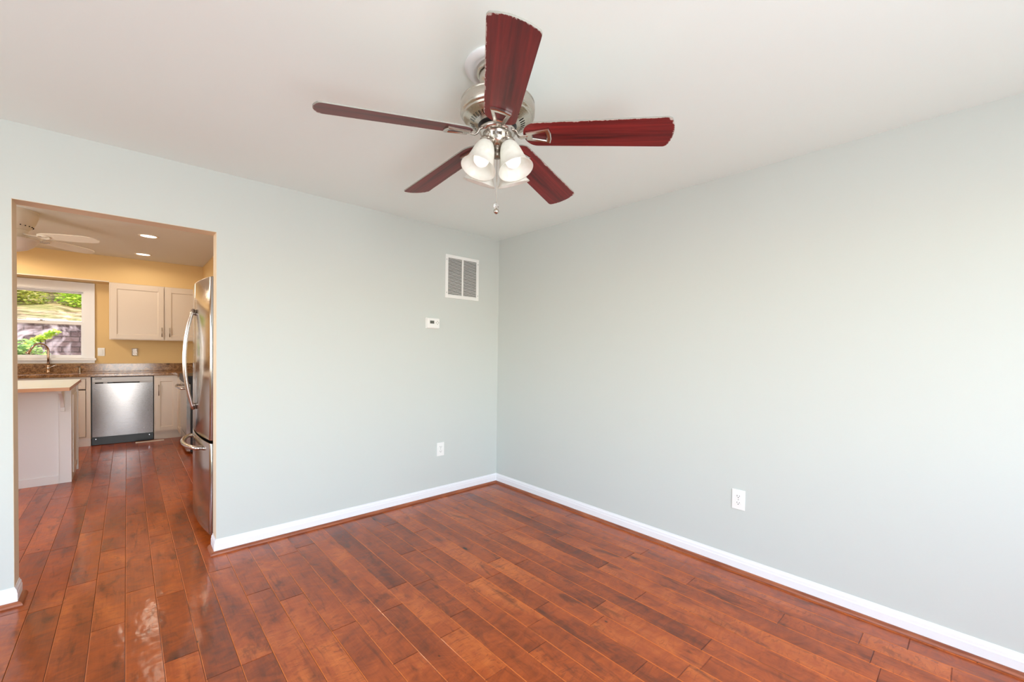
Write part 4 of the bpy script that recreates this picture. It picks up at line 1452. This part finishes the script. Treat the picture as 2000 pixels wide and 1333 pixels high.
# ------------------------------------------------------------------ garden outside the kitchen window
def garden():
    g = box((-14, KY + T + 0.02, -0.3), (6, 8.2, -0.05))
    struct(g.build('ground', m_soil), 'garden ground outside the kitchen window')
    w = MB(); w.box((-12, 8.2, -0.3), (4, 8.6, 1.66))
    o = w.build('retaining_wall', m_stone, origin=(-4, 8.4, 0)); tag(o, 'pinkish grey block retaining wall beyond the kitchen window', 'retaining wall')
    c = MB()
    rnd = random.Random(3)
    x = -12
    while x < 4:
        L = rnd.uniform(0.35, 0.5)
        dz = rnd.uniform(-0.012, 0.012)
        c.box((x, 8.14 + rnd.uniform(-0.02, 0.02), 1.66), (x + L - 0.01, 8.62, 1.725 + dz * 1.4))
        x += L
    c.build('coping', m_stonecap, o, bevel=0.01)['label'] = 'sunlit pale coping stones'
    # mulch slope behind the wall
    s = MB()
    NX, NY = 60, 16
    rnd = random.Random(5)
    for j in range(NY + 1):
        for i in range(NX + 1):
            yy = 8.6 + j / NY * 4.0
            s.v.append((-12 + 16 * i / NX, yy, 1.70 + (yy - 8.6) * 0.30 + rnd.uniform(-0.035, 0.035)))
    for j in range(NY):
        for i in range(NX):
            a = j * (NX + 1) + i
            s.face((a, a + 1, a + NX + 2, a + NX + 1), 0, True)
    struct(s.build('terrain', m_soil), 'mulched slope above the retaining wall')
    p = MB(); p.box((-3.345, 9.45, 1.85), (-3.245, 9.53, 2.14)); p.box((-3.355, 9.44, 2.14), (-3.235, 9.54, 2.155))
    tag(p.build('garden_post', mat('post_white', rgb(245, 245, 245), 0.6), origin=(-3.295, 9.49, 1.85)), 'white post in the sunlit shrubs at the window edge', 'post')

    def foliage(name, label, blobs, m, n, size, seed, cat='shrub', group=None, stem=None):
        rnd = random.Random(seed)
        vs, fs, at = [], [], []
        for _ in range(n):
            c, r_ = blobs[rnd.randrange(len(blobs))]
            d = Vector((rnd.gauss(0, 1), rnd.gauss(0, 1), rnd.gauss(0, 1))).normalized() * (rnd.random() ** 0.4)
            pnt = Vector(c) + Vector((d.x * r_[0], d.y * r_[1], d.z * r_[2]))
            q = Matrix.Rotation(rnd.uniform(0, 2 * PI), 3, 'Z') @ Matrix.Rotation(rnd.uniform(-1.2, 1.2), 3, 'X')
            s_ = size * rnd.uniform(0.6, 1.3)
            k = len(vs)
            for a, b, h in ((-0.5, 0, 0), (0, -0.25, 0.05), (0.5, 0, 0), (0, 0.25, 0.05)):
                vs.append(tuple(pnt + q @ Vector((a * s_, b * s_, h * s_))))
            fs.append((k, k + 1, k + 2, k + 3)); at.append(rnd.random())
        me = bpy.data.meshes.new(name)
        org = Vector(blobs[0][0])
        me.from_pydata([tuple(Vector(v) - org) for v in vs], [], fs)
        me.materials.append(m)
        a_ = me.attributes.new('rnd', 'FLOAT', 'FACE'); a_.data.foreach_set('value', at)
        return me, org
    def shrub(label, blobs, m, n, size, seed, base, name='garden_shrub', group=None):
        t = thing(name, label, 'shrub', base, group)
        me, org = foliage(name, label, blobs, m, n, size, seed)
        o = bpy.data.objects.new('foliage', me); COL.objects.link(o); o.parent = t
        o.location = org - Vector(base)
        st = MB()
        rnd = random.Random(seed + 1)
        for c, r_ in blobs[:4]:
            b = Vector(base)
            st.tube([b, (b + Vector(c)) / 2 + Vector((rnd.uniform(-.05, .05), 0, 0)), Vector(c)], [0.02, 0.014, 0.006], 6)
        st.build('stem', m_bark, t)
    # big bank of shrubs on the slope
    spec = [('bright green shrub out past the left window edge', -5.36, 9.95, 0.75, m_leaf, 1), ('olive-tinged green shrub filling the left half of the upper window', -4.34, 9.95, 0.75, m_leaf2, 2),
            ('bright yellow-green shrub filling the right half of the upper window', -3.32, 10.0, 0.75, m_leaf, 3), ('green shrub out past the right window edge', -2.28, 10.1, 0.75, m_leaf, 4),
            ('tall shrub behind the gap between the two middle shrubs', -3.85, 11.2, 0.75, m_leaf, 5), ('tall shrub farther back at the left of the window view', -4.95, 11.2, 0.75, m_leaf, 6), ('tall shrub farther back at the right of the window view', -2.75, 11.3, 0.75, m_leaf2, 7)]
    for lab, x, y, r_, m, sd in spec:
        zb = 1.68 + (y - 8.6) * 0.30
        rnd = random.Random(sd)
        blobs = [((x + rnd.uniform(-.07, .07), y + rnd.uniform(-.15, .15), zb + 0.16 + 0.22 * q), (0.45, 0.32, 0.26)) for q in range(7)]
        shrub(lab, blobs, m, 9500, 0.062, sd, (x, y, zb), group=None)
    # young plants close to the glass
    for lab, x, y, hh, sd in (('pale green leafy plant low in the left of the window', -3.80, 6.35, 1.22, 11), ('small yellow-green plant before the block wall', -3.66, 7.0, 1.42, 12)):
        rnd = random.Random(sd)
        if sd == 11:
            blobs = [((x + rnd.uniform(-.12, .16), y, hh - 0.08 + rnd.uniform(-.22, .20)), (0.15, 0.15, 0.11)) for q in range(7)]
        else:
            blobs = [((x + 0.05 * q - 0.12, y, hh - 0.12 + 0.035 * q), (0.075, 0.07, 0.05)) for q in range(6)]
        shrub(lab, blobs, m_fern if sd == 11 else m_leaf, 700 if sd == 11 else 380, 0.06, sd, (x, y, -0.05), name='garden_plant')
garden()

# ------------------------------------------------------------------ tidy helper properties
for o in bpy.data.objects:
    if '_o' in o:
        del o['_o']
